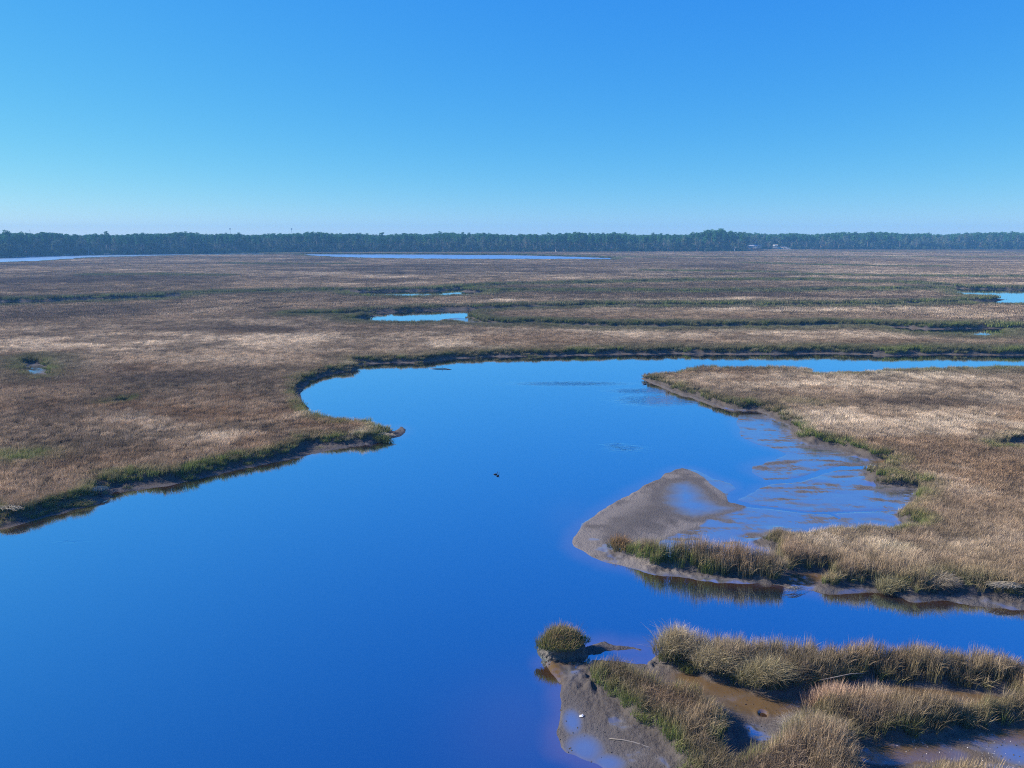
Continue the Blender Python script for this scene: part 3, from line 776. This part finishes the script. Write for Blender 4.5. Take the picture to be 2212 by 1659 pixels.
def tree_data(kind, seed):
    """(trunk mesh data, crown arrays) for a tree of a kind, base at the origin"""
    g = random.Random(seed); mb = MB(); cl = []
    if kind == 'pine':
        h = 24.5 * g.uniform(.94, 1.05)
        mb.tube([(0, 0, -.3), (.1, 0, h * .5), (.2, .1, h * .97)], [.34, .25, .06], 6)
        k = g.randint(13, 17)
        for i in range(k):
            t = (i + .5) / k; z = h * (.56 + .40 * t + g.uniform(-.02, .02)); R = (3.9 * math.sqrt(max(.06, 1 - (1.6 * t - .75) ** 2 * .95))) * g.uniform(.45, 1.05); a = g.uniform(0, 6.28)
            q = (.15 + R * .62 * math.cos(a), R * .62 * math.sin(a), z)
            mb.tube([(.15, 0, z - .8), q], [.09, .03], 4)
            cl.append((q, (1.9, 1.9, 1.15 * g.uniform(.8, 1.2))))
        return mb, cl, 62, .34, h
    if kind == 'hardwood':
        h = 18 * g.uniform(.85, 1.15)
        mb.tube([(0, 0, -.3), (.2, .1, h * .3), (.1, .3, h * .6)], [.30, .22, .10], 6)
        for i in range(15):
            a = g.uniform(0, 6.28); t = g.random(); z = h * (.34 + .56 * t); R = 3.6 * math.sin(math.pi * (.25 + .7 * t)) * g.uniform(.4, 1)
            q = (R * math.cos(a), R * math.sin(a), z)
            mb.tube([(.1, .1, h * (.22 + .3 * t)), q], [.11, .03], 4)
            cl.append((q, (1.7, 1.7, 1.7)))
        return mb, cl, 55, .26, h
    if kind == 'oak':
        h = 13.5 * g.uniform(.8, 1.2)
        mb.tube([(0, 0, -.3), (.2, .1, h * .3), (.4, .3, h * .55)], [.36, .3, .12], 6)
        for i in range(17):
            a = g.uniform(0, 6.28); t = g.random(); z = h * (.18 + .72 * t); R = 4.1 * math.sin(math.pi * (.30 + .62 * t)) * g.uniform(.4, 1)
            q = (R * math.cos(a), R * math.sin(a), z); cl.append((q, (1.8, 1.8, 1.4)))
            mb.tube([(.2, .1, h * .25), q], [.10, .03], 4)
        return mb, cl, 58, .36, h
    h = 5.0 * g.uniform(.8, 1.2)
    for i in range(9):
        a = g.uniform(0, 6.28); R = 2.2 * g.random()
        q = (R * math.cos(a), R * math.sin(a), h * g.uniform(.15, .8)); cl.append((q, (1.3, 1.3, 1.1)))
        mb.tube([(0, 0, -.2), q], [.07, .02], 4)
    return mb, cl, 50, .28, h

LEAFM = {'pine': M_PINE, 'hardwood': M_BARE, 'oak': M_OAK, 'shrub': M_OAK}
TREES = {}
for kind, nv in (('pine', 4), ('hardwood', 3), ('oak', 3), ('shrub', 2)):
    for s in range(nv):
        mb, cl, n, size, h = tree_data(kind, s * 7 + len(kind))
        V, F, rv = leaf_cloud(cl, n, size, s + 3)
        tm = bpy.data.meshes.new('trunk'); tm.from_pydata(mb.v, [], mb.f); tm.materials.append(M_BARK); tm.update()
        cm = mesh_np('crown', V, F, mats=[LEAFM[kind]]); add_attr(cm, 'rv', rv)
        # joined mesh for the wood as a mass
        nb = len(V)
        jm = bpy.data.meshes.new('tree')
        jm.from_pydata([tuple(p) for p in V] + mb.v, [], [tuple(int(i) for i in f) for f in F] + [tuple(i + nb for i in f) for f in mb.f])
        jm.materials.append(LEAFM[kind]); jm.materials.append(M_BARK)
        jm.polygons.foreach_set('material_index', [0] * len(F) + [1] * len(mb.f)); jm.update()
        add_attr(jm, 'rv', np.concatenate([rv, np.full(len(mb.v), .5)]))
        TREES.setdefault(kind, []).append((tm, cm, jm, h))
KINDS = [(k, i) for k in ('pine', 'hardwood', 'oak', 'shrub') for i in range(len(TREES[k]))]
SRC_TREE = source('wood_tree', [TREES[k][i][2] for k, i in KINDS])
KI = {k: [n for n, q in enumerate(KINDS) if q[0] == k] for k in TREES}

FRONT = np.array([(-900, 562), (-300, 559), (0, 556), (67, 552.5), (187, 549.6), (333, 548), (467, 546.5), (737, 545.3), (1474, 544.3), (1606, 543.8), (1618, 538.6), (2212, 538.8), (3200, 540)])
def wood_point(px, back):
    py = np.interp(px, FRONT[:, 0], FRONT[:, 1])
    x, y = at(px, py, .9)
    L = math.hypot(x, y); return x * (1 + back / L), y * (1 + back / L)

pts = []
g = random.Random(5)
for i in range(9800):
    px = g.uniform(-650, 2850); back = g.uniform(9, 190)
    c = math.sin(px * .013) + .7 * math.sin(px * .031 + 2) + (.9 if px > 1620 else -.2)
    u = g.random()
    if back < 34: k = 'oak' if u < .34 else 'hardwood' if u < (.62 + .12 * c) else 'pine'
    else: k = 'pine' if u < .86 - .10 * max(c, 0) else 'hardwood'
    if back < 16 and u > .8: k = 'shrub'
    x, y = wood_point(px, back)
    s = g.uniform(.80, 1.04) * (1 + .05 * math.sin(px * .021) + .03 * math.sin(px * .067))
    if k == 'pine' and back > 60: s *= .96
    if k == 'pine' and abs(px - 1565) < 75 and back < 120: s *= 1 + .20 * math.exp(-((px - 1550) / 38) ** 2)
    if k == 'pine' and g.random() < .04: s *= 1.08
    if k == 'hardwood' and px > 1620: s *= 1.15
    if k == 'pine' and px > 1640: s *= 1.04
    pts.append((x, y, s, g.choice(KI[k]), g.uniform(0, 6.28)))
for i in range(1300):
    px = g.uniform(-650, 2850); x, y = wood_point(px, g.uniform(-2, 12))
    if 1612 < px < 1645 or 1668 < px < 1702: continue
    pts.append((x, y, g.uniform(.6, 1.3), g.choice(KI['shrub']), g.uniform(0, 6.28)))
A = np.array(pts)
scatter_obj('far_wood', A[:, 0], A[:, 1], np.full(len(A), .8), np.stack([A[:, 2] * 1.05, A[:, 2] * 1.05, A[:, 2]], 1), np.stack([0 * A[:, 4], 0 * A[:, 4], A[:, 4]], 1), A[:, 3], SRC_TREE,
            'dense blue green pine and bare hardwood forest along the horizon', 'forest')

def tree_thing(kind, i, name, label, cat, group, x, y, s, rz):
    tm, cm, jm, h = TREES[kind][i]
    e = prop(empty(name, (x, y, .8), rz), label, cat, group)
    e.scale = (s * 1.05, s * 1.05, s)
    obj('trunk', tm, e); obj('crown', cm, e)
    return e
g = random.Random(12)
px = -20.0
while px < 2240:
    x, y = wood_point(px, g.uniform(2, 10))
    c = math.sin(px * .013) + .7 * math.sin(px * .031 + 2) + (.9 if px > 1620 else -.2)
    u = g.random()
    if not (1612 < px < 1645 or 1668 < px < 1702):
        if u < .34: tree_thing('oak', g.randrange(3), 'evergreen_oak', 'low dark rounded evergreen tree in the front row of the far wood', 'tree', 'rounded evergreens along the edge of the far wood', x, y, g.uniform(.8, 1.15), g.uniform(0, 6.28))
        elif u < .66 + .12 * c: tree_thing('hardwood', g.randrange(3), 'bare_tree', 'leafless grey tree in the front row of the far wood', 'tree', 'bare grey trees along the edge of the far wood', x, y, g.uniform(.8, 1.1), g.uniform(0, 6.28))
        else: tree_thing('pine', g.randrange(4), 'pine_tree', 'tall green pine in the front row of the far wood', 'tree', 'pines along the edge of the far wood', x, y, g.uniform(.88, 1.0), g.uniform(0, 6.28))
    px += g.uniform(7, 14)
# pines that stand up above the canopy
for px, back, s, lab in ((235, 60, 1.13, 'round topped pine rising highest above the canopy at far left'), (826, 70, 1.12, 'tall pine with forked top above the canopy left of the picture middle'), (1562, 60, 1.26, 'tallest pine on the wooded knoll right of the middle'),
                         (1186, 70, 1.10, 'pine standing slightly above the even canopy near the middle'), (2135, 40, 1.10, 'pine rising above the canopy at the far right end of the wood'), (1845, 50, 1.12, 'rounded pine above the canopy on the right, beyond the pale marsh')):
    x, y = wood_point(px, back)
    tree_thing('pine', int(px) % 4, 'tall_pine', lab, 'tree', None, x, y, s, px)

# ------------------------------------------------------------------ dead wood and buildings on the far shore
M_DEAD = plain_mat('bleached_wood', (.42, .39, .35), (.66, .62, .56), scale=3)
M_WALL = plain_mat('cream_siding', (.60, .54, .42), (.72, .66, .52))
M_ROOF = plain_mat('pale_metal_roof', (.42, .41, .42), (.55, .54, .54), rough=.6)
M_GLASS = plain_mat('dark_glass', (.03, .035, .045), (.05, .055, .07), rough=.15)
M_DECK = plain_mat('weathered_boards', (.46, .41, .35), (.64, .58, .5))
M_STEEL = plain_mat('galvanised_steel', (.25, .26, .27), (.4, .41, .42), rough=.5)
M_SAND = plain_mat('bare_sandy_clay', (.46, .33, .20), (.62, .48, .32), scale=1)

def snag(px, back, h, label, lean=.08):
    x, y = wood_point(px, back)
    e = prop(empty('dead_tree', (x, y, .8)), label, 'dead tree')
    mb = MB(); mb.tube([(0, 0, -.3), (lean * h * .4, 0, h * .5), (lean * h, .1, h)], [.42, .30, .10], 7); mb.build('trunk', M_DEAD, e)
    for a, z, L in ((.6, .55, 2.6), (3.6, .68, 2.2), (2.0, .82, 1.6), (5.0, .9, 1.3)):
        mb = MB(); mb.tube([(lean * h * z, 0, h * z), (lean * h * z + L * .6 * math.cos(a), L * .6 * math.sin(a), h * z + L * .35), (lean * h * z + L * math.cos(a), L * math.sin(a), h * z + L * .9)], [.12, .08, .03], 5)
        mb.build('branch', M_DEAD, e)
snag(191, -3, 10.5, 'bleached dead trunk standing at the wood edge on the far left')
snag(1586, -4, 6.5, 'pale dead tree at the marsh end of the wooded knoll', .2)
snag(672, -3, 5.0, 'small pale snag on the shore just left of the far blue pond', .25)

def drift(px, back, L, rz, label, tilt=.35):
    x, y = wood_point(px, back)
    e = prop(empty('fallen_tree', (x, y, max(.9, gz(x, y))), rz), label, 'fallen tree')
    mb = MB(); mb.tube([(0, 0, .2), (L * .5, 0, .3 + L * .25 * tilt), (L, .2, .4 + L * tilt)], [.38, .28, .10], 7); mb.build('trunk', M_DEAD, e)
    mb = MB()
    for k in range(7):
        a = k * .9; mb.tube([(0, 0, .2), (-.5, .9 * math.cos(a), .3 + .9 * abs(math.sin(a)))], [.14, .04], 5)
    mb.build('root_plate', M_DEAD, e)
drift(204, -9, 8.5, 2.55, 'bleached fallen tree leaning off the far left shore', .55)
drift(226, -10, 6.0, .2, 'short bleached trunk lying right of the leaning fallen tree', .12)
drift(140, -9, 6.0, .5, 'pale trunk lying on the shore left of the standing dead trunk', .15)
drift(1202, -6, 5.0, 1.9, 'small upright pale stub at the wood edge right of the middle', .8)

def house(px, back, w, label, wallm, roofm):
    x, y = wood_point(px, back)
    rz = math.atan2(-x, y)
    e = prop(empty('shore_house', (x, y, .9), rz), label, 'house')
    wl = MB(); wl.box((0, 0, 3.6), (w, 7, 3.0))
    for a in (-1, 1):
        for b_ in (-1, 0, 1): wl.box((b_ * w * .45, a * 3.2, 1.0), (.3, .3, 2.2))
    wl = wl.build('wall', wallm, e)
    for k in (-1, 0, 1):
        f = MB(); f.box((k * w * .3, -3.53, 3.7), (1.5, .08, 1.5)); f = f.build('window', roofm, wl)
        # the pane is a face of the window piece, a touch proud
        p = MB(); p.box((k * w * .3, -3.59, 3.7), (1.2, .05, 1.2)); p.v = p.v; p.build('pane', M_GLASS, wl)
    r = MB(); r.add([(-w / 2 - .6, -4.2, 5.12), (w / 2 + .6, -4.2, 5.12), (w / 2 + .6, 4.2, 5.12), (-w / 2 - .6, 4.2, 5.12), (-w / 2 - .6, 0, 7.0), (w / 2 + .6, 0, 7.0)],
          [(0, 1, 5, 4), (2, 3, 4, 5), (1, 2, 5), (3, 0, 4), (3, 2, 1, 0)]); r.build('roof', roofm, e)
    d = MB(); d.box((0, -5.6, 2.05), (w + 4, 3.8, .22))
    for k in range(7): d.box((-(w + 4) / 2 + .2 + k * (w + 3.6) / 6, -7.3, 1.0), (.16, .16, 2.3))
    for zz in (2.55, 3.0): d.box((0, -7.45, zz), (w + 4, .07, .08))
    d.build('deck', M_DECK, e)
    return e
house(1622, 6, 15, 'pale roofed shore house with long deck just right of the wooded knoll', M_ROOF, M_ROOF)
house(1638, 14, 11, 'smaller pale house half hidden beside the long decked house', M_DECK, M_ROOF)
house(1674, 6, 6, 'small cream cabin near the bare sandy bank on the right shore', M_WALL, M_WALL)

x, y = wood_point(1684, -1)
mb = MB(); mb.add([(-9, 0, -.2), (9, 0, -.2), (7, 8, 3.6), (-5, 8, 4.2), (0, 3, 2.6), (-4, 2, 1.1), (5, 3, 1.2)], [(0, 1, 6), (0, 6, 4, 5), (0, 5, 3), (5, 4, 3), (4, 2, 3), (6, 2, 4), (6, 1, 2)])
sb = mb.build('sandy_bank', M_SAND, smooth=True); sb.location = (x, y, .9)
prop(sb, 'bare orange sandy bank under the trees beside the cream cabin', 'bank')

def pier(px, L, rz, label):
    x, y = wood_point(px, -4)
    e = prop(empty('pier', (x, y, .9), rz), label, 'pier')
    d = MB(); d.box((0, 0, 1.6), (L, 1.6, .2)); d.build('deck', M_DECK, e)
    for k in range(5):
        for a in (-.7, .7):
            p = MB(); p.box((-L / 2 + .3 + k * (L - .6) / 4, a, .4), (.2, .2, 3.4)); p.build('post', M_DECK, e)
pier(1612, 16, .1, 'low pale pier in front of the long decked house')
def ramp(px, rz, label):
    x, y = wood_point(px, -3)
    e = prop(empty('boat_ramp', (x, y, .9), rz), label, 'ramp')
    mb = MB(); mb.add([(-.9, -5, 0), (.9, -5, 0), (.9, 5, 4.4), (-.9, 5, 4.4), (-.9, -5, .25), (.9, -5, .25), (.9, 5, 4.65), (-.9, 5, 4.65)], [(3, 2, 1, 0), (4, 5, 6, 7), (0, 1, 5, 4), (1, 2, 6, 5), (2, 3, 7, 6), (3, 0, 4, 7)]); mb.build('deck', M_ROOF, e)
    for a in (-.85, .85):
        r = MB(); r.tube([(a, -5, 1.2), (a, 5, 5.6)], [.06, .06], 5); [r.tube([(a, -5 + k * 3.3, k * 1.46), (a, -5 + k * 3.3, 1.2 + k * 1.46)], [.05, .05], 5) for k in range(4)]; r.build('handrail', M_ROOF, e)
ramp(1695, .9, 'left one of two pale sloping gangways on the right shore')
ramp(1700, .9, 'right one of two pale sloping gangways on the right shore')

def mast(px, h, label, arms):
    x, y = wood_point(px, 120)
    e = prop(empty('radio_mast', (x, y, .8)), label, 'mast')
    p = MB(); p.tube([(0, 0, 0), (0, 0, h)], [.28, .16], 6); p.build('pole', M_STEEL, e)
    p = MB()
    for k, (z, w) in enumerate(arms): p.box((0, 0, z), (w, .25, .45))
    p.build('antenna', M_STEEL, e)
mast(72, 28.5, 'thin mast above the wood near the left edge', [(28.2, 1.2)])
mast(501, 31.0, 'cross topped mast above the wood left of the far pond', [(30.8, 2.6), (29.6, 1.6)])
mast(633, 31.5, 'double armed mast above the wood, nearest the far blue pond', [(31.3, 1.8), (30.3, 2.6), (29.3, 1.6)])

# ------------------------------------------------------------------ grass islet
def tussock(name, parent, cx, cy, n, rx, ry, h, tint, green, seed, base=0.0, dome=.3, lean=.6, w=.018, wind=(.2, -.1), rz=0.0):
    g = np.random.default_rng(seed)
    a = g.random(n) * 2 * math.pi; r = np.sqrt(g.random(n))
    lobes = max(1, int(round(3.2 * math.sqrt(rx * ry) / .6)))
    lc = (g.random((lobes, 2)) * 2 - 1) * .62; lc[0] = 0
    ls = .42 + .35 * g.random(lobes); lh = .72 + .42 * g.random(lobes); li = g.integers(0, lobes, n)
    C = np.stack([(lc[li, 0] + ls[li] * r * np.cos(a)) * rx, (lc[li, 1] + ls[li] * r * np.sin(a)) * ry], 1)
    hh = h * (1 - .30 * r ** 2) * lh[li] * (.70 + .45 * g.random(n))
    V, F4, F3, ht, rv = blades(n=n, rad=1, h=hh, w=w, lean=lean, seg=4, seed=seed + 1, centres=C, wind=wind)
    k_ = len(V) // n
    rr = np.repeat(r, k_); aa = np.repeat(a, k_); hb = np.repeat(hh, k_)
    V[:, 0] += np.cos(aa) * rr ** 2 * ht ** 1.6 * hb * .36; V[:, 1] += np.sin(aa) * rr ** 2 * ht ** 1.6 * hb * .36
    q2 = np.repeat(np.clip((C[:, 0] / rx) ** 2 + (C[:, 1] / ry) ** 2, 0, 1), k_)
    V[:, 2] += dome * (1 - q2) + base
    c, s = math.cos(rz), math.sin(rz)
    V[:, 0], V[:, 1] = V[:, 0] * c - V[:, 1] * s + cx, V[:, 0] * s + V[:, 1] * c + cy
    me = mesh_np(name, V, F4, F3, mats=[MGO])
    add_attr(me, 'ht', ht); add_attr(me, 'rv', rv)
    t = np.array(tint) * (.8 + .4 * np.repeat(g.random(n), len(V) // n))[:, None]
    add_attr(me, 'tint', np.concatenate([t, np.ones((len(V), 1))], 1), 'FLOAT_COLOR')
    add_attr(me, 'green', np.clip(green * (.5 + np.repeat(g.random(n), len(V) // n)), 0, 2))
    return obj(name, me, parent)

M_PEAT = plain_mat('dark_root_mud', (.028, .024, .021), (.085, .075, .066), rough=.6, scale=5)
def mud_mound(name, parent, rx, ry, h, seed, taper=.82, nz=14, na=72):
    nn = Noise(seed); V, F = [], []
    for i in range(nz + 1):
        t = i / nz
        for k in range(na):
            a = 2 * math.pi * k / na
            u = .5 + .5 * math.cos(a); v = .5 + .5 * math.sin(a)
            rough = float(nn.fbm(np.array([a * 4.0 if a < math.pi else (2 * math.pi - a) * 4.0 + 40 * (a > math.pi) * 0]), np.array([t * 5 + (9 if a > math.pi else 0)]), .8, 3)[0]) - .5
            big = math.sin(a * 2 + seed) * .06 + math.sin(a * 3 + 1) * .07
            if t < .72: rad = (1.14 - .30 * (t / .72) ** .6) + .04 * math.sin(t * 9); z = -.25 + (h + .25) * (t / .72)
            else: q = (t - .72) / .28; rad = .84 * (1 - q ** 1.4) ; z = h + .10 * q
            rad = max(rad, .001) * (1 + big + .26 * rough * (rad > .3))
            V.append((rad * rx * math.cos(a), rad * ry * math.sin(a), z + .10 * rough))
    for i in range(nz):
        for k in range(na):
            k2 = (k + 1) % na; F.append((i * na + k, i * na + k2, (i + 1) * na + k2, (i + 1) * na + k))
    mb = MB(); mb.add(V, F)
    return mb.build(name, M_PEAT, parent, smooth=False)

ix, iy = at(1214, 1404, .2)
islet = prop(empty('grass_islet', (ix, iy, 0)), 'small steep mud islet topped with green and rust grass, standing alone in the water', 'islet')
mud_mound('mud_base', islet, 1.45, .98, .82, 3)
tussock('grass_crown', islet, -.30, .0, 4200, 1.42, 1.0, .98, (.36, .23, .15), 1.1, 41, .84, .22, .35)
tussock('green_skirt', islet, -.70, -.45, 1100, 1.0, .55, .55, (.26, .27, .09), 2.0, 43, .76, .1, .6)
tussock('green_skirt', islet, .95, -.05, 900, .75, .75, .50, (.22, .26, .12), 1.6, 45, .62, .1, .5)
tussock('tall_reeds', islet, .65, .35, 70, .72, .38, 1.75, (.12, .10, .08), .3, 47, .55, 0, .22, w=.012)

# ------------------------------------------------------------------ distinct tussocks in the foreground
def tuss_thing(px, py, z, n, rx, ry, h, tint, green, seed, label, **kw):
    x, y = at(px, py, z)
    o = tussock('grass_tussock', None, 0, 0, n, rx, ry, h, tint, green, seed, **kw)
    o.location = (x, y, max(gz(x, y) - .05, 0))
    prop(o, label, 'grass tussock')
tuss_thing(1765, 1628, .3, 5200, 1.7, 1.5, 1.35, (.40, .33, .22), .3, 61, 'big round grey green tussock in front of the copper topped reeds', lean=.75, dome=.35, wind=(.05, -.1))
tuss_thing(1716, 1592, .3, 1300, .8, .8, 1.15, (.56, .50, .40), .05, 63, 'silvery drooping tussock at the left side of the big round tussock', lean=1.0, dome=.2, wind=(-.45, -.1))
tuss_thing(1464, 1418, .4, 3200, 1.15, 1.0, 1.55, (.46, .38, .25), .25, 65, 'tall tussock at the left end of the largest foreground hummock', lean=.7, dome=.3, wind=(-.10, -.1))
tuss_thing(1555, 1440, .5, 4200, 1.7, 1.2, 1.5, (.46, .38, .25), .3, 67, 'shaggy tussock bulging from the left front of the largest hummock', lean=.75, dome=.3, wind=(.1, -.35))
tuss_thing(1660, 1478, .5, 4200, 1.6, 1.1, 1.45, (.40, .33, .21), .4, 69, 'shaggy tussock at the lowest front point of the largest hummock', lean=.75, dome=.3, wind=(.1, -.3))
tuss_thing(1488, 1446, .2, 700, .75, .5, .70, (.20, .20, .09), .95, 71, 'low bright green tuft on the mud in front of the largest hummock', lean=.5, dome=.1)
tuss_thing(2030, 1262, .5, 2600, 1.0, .8, 1.25, (.46, .39, .29), .1, 73, 'pale grey tussock hanging over the far mud bank of the side channel', lean=.95, dome=.3, wind=(.1, -.55))
tuss_thing(1926, 1262, .5, 2400, 1.3, .9, 1.25, (.38, .34, .21), .25, 75, 'dark fronted arching tussock at the left corner of the side channel bank', lean=.8, dome=.3, wind=(-.2, -.2))
tuss_thing(1800, 1515, .6, 2600, 1.7, .9, 1.45, (.50, .36, .26), .02, 77, 'copper coloured reed clump at the left end of the foreground reed bank', lean=.3, dome=.2, w=.022)
tuss_thing(1900, 1520, .6, 2400, 1.6, .9, 1.4, (.50, .39, .28), .04, 79, 'paler copper reed clump in the middle of the foreground reed bank', lean=.3, dome=.2, w=.020)
tuss_thing(820, 948, .3, 900, 1.6, 1.0, .85, (.22, .22, .10), .9, 81, 'rounded green tussock on the mud by the tip of the left point', lean=.7, dome=.35, w=.03)
tuss_thing(1338, 1180, .4, 1300, 1.2, .8, 1.15, (.34, .20, .12), .5, 83, 'rust topped green tussock at the left end of the grass strip by the sandbar', lean=.4, dome=.2, w=.022)

# lodged pale straw
M_STRAW = plain_mat('pale_straw', (.30, .25, .17), (.44, .38, .27), scale=10)
def straw(px, py, z, rx, ry, n, rz, label, seed):
    g = random.Random(seed); x, y = at(px, py, z); mb = MB()
    for i in range(n):
        a = rz + g.gauss(0, .35); r = math.sqrt(g.random()); t = g.uniform(0, 6.28); cx, cy = r * rx * math.cos(t), r * ry * math.sin(t)
        L = g.uniform(.3, .7); zz = .16 * (1 - r * r) + g.uniform(0, .10)
        mb.tube([(cx - L * math.cos(a), cy - L * math.sin(a), zz), (cx, cy, zz + .08), (cx + L * math.cos(a), cy + L * math.sin(a), zz - .02)], [.008, .012, .005], 4)
    o = mb.build('straw_mat', M_STRAW); o.location = (x, y, max(gz(x, y), 0) + z * .35); prop(o, label, 'straw')
straw(2182, 1247, 1.6, 1.0, .45, 130, 0.1, 'flattened pale straw mat on the grass at the right edge above the side channel', 3)
straw(22, 1102, .9, 1.0, .4, 70, -.5, 'pale flattened straw on the bank at the left edge of the picture', 4)
straw(212, 1052, .9, .8, .4, 120, 1.2, 'small pale straw wisp on the dark point of the left bank', 5)
straw(822, 934, .9, 1.6, .5, 200, -.3, 'pale straw fringe over the green tussock near the tip of the left point', 6)
straw(1720, 1270, .3, .5, .3, 30, .4, 'few loose straws on the mud at the gap behind the grass strip', 8)

# ------------------------------------------------------------------ birds, branches and scraps
M_BIRD = plain_mat('black_plumage', (.008, .008, .010), (.022, .020, .022), rough=.5, scale=20)
M_BILL = plain_mat('grey_bill', (.10, .08, .05), (.2, .16, .1), rough=.4)
def bird(px, py, rz, s, label, group, neck=.26, headup=True):
    x, y = at(px, py, 0)
    e = prop(empty('water_bird', (x, y, 0), rz), label, 'bird', group)
    e.scale = (s, s, s)
    b = MB()
    b.tube([(-.40, 0, .05), (-.30, 0, .055), (-.18, 0, .06), (-.02, 0, .065), (.12, 0, .07), (.20, 0, .10), (.235, 0, .10 + neck * .45), (.24, 0, .08 + neck * .85), (.262, 0, .10 + neck), (.30, 0, .105 + neck), (.335, 0, .10 + neck)],
           [.012, .045, .085, .105, .095, .062, .036, .030, .040, .040, .014], 10)
    b.build('body', M_BIRD, e, smooth=True)
    for sy in (-1, 1):
        w = MB(); w.tube([(.12, sy * .075, .10), (-.05, sy * .098, .11), (-.22, sy * .07, .10), (-.34, sy * .02, .085)], [.02, .04, .03, .008], 8); w.build('wing', M_BIRD, e, smooth=True)
    k = MB(); k.tube([(.325, 0, .10 + neck), (.38, 0, .095 + neck), (.42, 0, .085 + neck)], [.014, .010, .005], 6); k.build('bill', M_BILL, e, smooth=True)
    t = MB(); t.box((-.44, 0, .045), (.12, .06, .012)); t.build('tail', M_BIRD, e)
bird(1071.2, 1025, 0, .66, 'left one of two dark birds floating side by side in mid river', 'pair of dark water birds', .34)
bird(1075.8, 1028, .9, .66, 'right one of two dark birds floating side by side in mid river', 'pair of dark water birds', .34)
bird(1392.5, 830, math.pi, .9, 'lone dark bird floating off the muddy tip of the right point', None, .12)

def stick(px, py, z, pts, rad, label, mat, name='floating_branch', cat='branch', twigs=()):
    x, y = at(px, py, z)
    e = prop(empty(name, (x, y, z)), label, cat)
    m = MB(); m.tube(pts, rad, 7); m.build('stem', mat, e, smooth=True)
    for tp in twigs:
        m = MB(); m.tube(tp, [.03, .012], 5); m.build('twig', mat, e)
M_WETWOOD = plain_mat('wet_wood', (.035, .030, .028), (.09, .075, .06), rough=.4)
stick(952, 797, 0, [(-2.2, .1, .0), (-.8, 0, .10), (.4, 0, .14), (1.6, -.5, .05), (2.2, -.8, -.02)], [.03, .06, .08, .07, .03], 'dark crooked branch afloat near the far left bank', M_WETWOOD, twigs=[[(.4, 0, .14), (.3, .1, .55)]])
M_GREYWOOD = plain_mat('grey_driftwood', (.14, .12, .10), (.26, .23, .20))
stick(1366, 1606, .07, [(-1.1, .35, .0), (-.5, .2, .05), (.1, 0, .06), (.7, -.3, .04), (1.3, -.35, -.02)], [.02, .035, .04, .035, .02], 'weathered grey stick half sunk in the mud beside the foreground band of grass', M_GREYWOOD, 'driftwood', 'driftwood')
stick(1816, 1466, 1.0, [(-1.15, .0, -.10), (-.3, .0, .10), (.5, .02, .28), (1.3, .0, .34)], [.03, .028, .022, .01], 'bare pale stick leaning against the dark front of the largest hummock', M_GREYWOOD, 'leaning_stick', 'stick')

M_SHELL = plain_mat('white_shell', (.78, .75, .68), (.88, .86, .80), rough=.5)
x, y = at(1256, 1546, .08)
mb = MB(); mb.add([(-.17, -.05, .02), (-.05, -.11, .03), (.10, -.10, .04), (.15, .02, .06), (.10, .16, .09), (.02, .07, .08), (-.10, .06, .05), (0, 0, .11), (-.02, 0, -.05)],
                  [(0, 1, 7), (1, 2, 7), (2, 3, 7), (3, 4, 7), (4, 5, 7), (5, 6, 7), (6, 0, 7), (1, 0, 8), (2, 1, 8), (3, 2, 8), (4, 3, 8), (5, 4, 8), (6, 5, 8), (0, 6, 8)])
o = mb.build('white_shell', M_SHELL); o.scale = (.75, .75, .75); o.location = (x, y, gz(x, y) + .01); prop(o, 'white broken shell lying on the mud beach at the water edge', 'shell')

# shells and clods strewn on the near mud
gg = np.random.default_rng(8)
mb = MB()
def clods(n, px0, px1, py0, py1, name, mat, label, cat, smin, smax):
    mb = MB(); k = 0
    while k < n:
        px, py = gg.uniform(px0, px1), gg.uniform(py0, py1); x, y = at(px, py, .05)
        ee = float(sample(E_, np.array([x]), np.array([y]))[0]); ww = float(sample(W, np.array([x]), np.array([y]))[0]); k += 1
        if ee > 0 or ww > -.1: continue
        s = gg.uniform(smin, smax); z = gz(x, y); a = gg.uniform(0, 6)
        q = [(math.cos(a + j * 1.256) * s * gg.uniform(.6, 1.1), math.sin(a + j * 1.256) * s * gg.uniform(.5, 1), -.02) for j in range(5)]
        t = [(p[0] * .5, p[1] * .5, s * gg.uniform(.3, .7)) for p in q]
        vs = [(x + p[0], y + p[1], z + p[2]) for p in q + t]
        mb.add(vs, [(j, (j + 1) % 5, 5 + (j + 1) % 5, 5 + j) for j in range(5)] + [(5, 6, 7, 8, 9)])
    prop(mb.build(name, mat), label, cat, kind='stuff')
clods(600, 1180, 2230, 1420, 1660, 'mud_clods', M_PEAT, 'small dark mud clods strewn over the near flats', 'clods', .02, .07)
clods(80, 1900, 2230, 1600, 1660, 'shell_fragments', M_SHELL, 'pale shell fragments on the mud at the bottom right', 'shells', .012, .035)

# ------------------------------------------------------------------ haze
bh = NB('thin_air')
pv = bh.n('ShaderNodeVolumePrincipled', {'Color': (.20, .56, 1.0, 1), 'Density': .00027, 'Anisotropy': .0})
bh.t.links.new(pv.outputs[0], bh.out.inputs['Volume'])
mb = MB(); mb.box((0, 700, 20.0), (3400, 2000, 46.0))
hz = mb.build('haze', bh.m); prop(hz, 'thin blue air over the whole marsh', 'haze', kind='stuff')
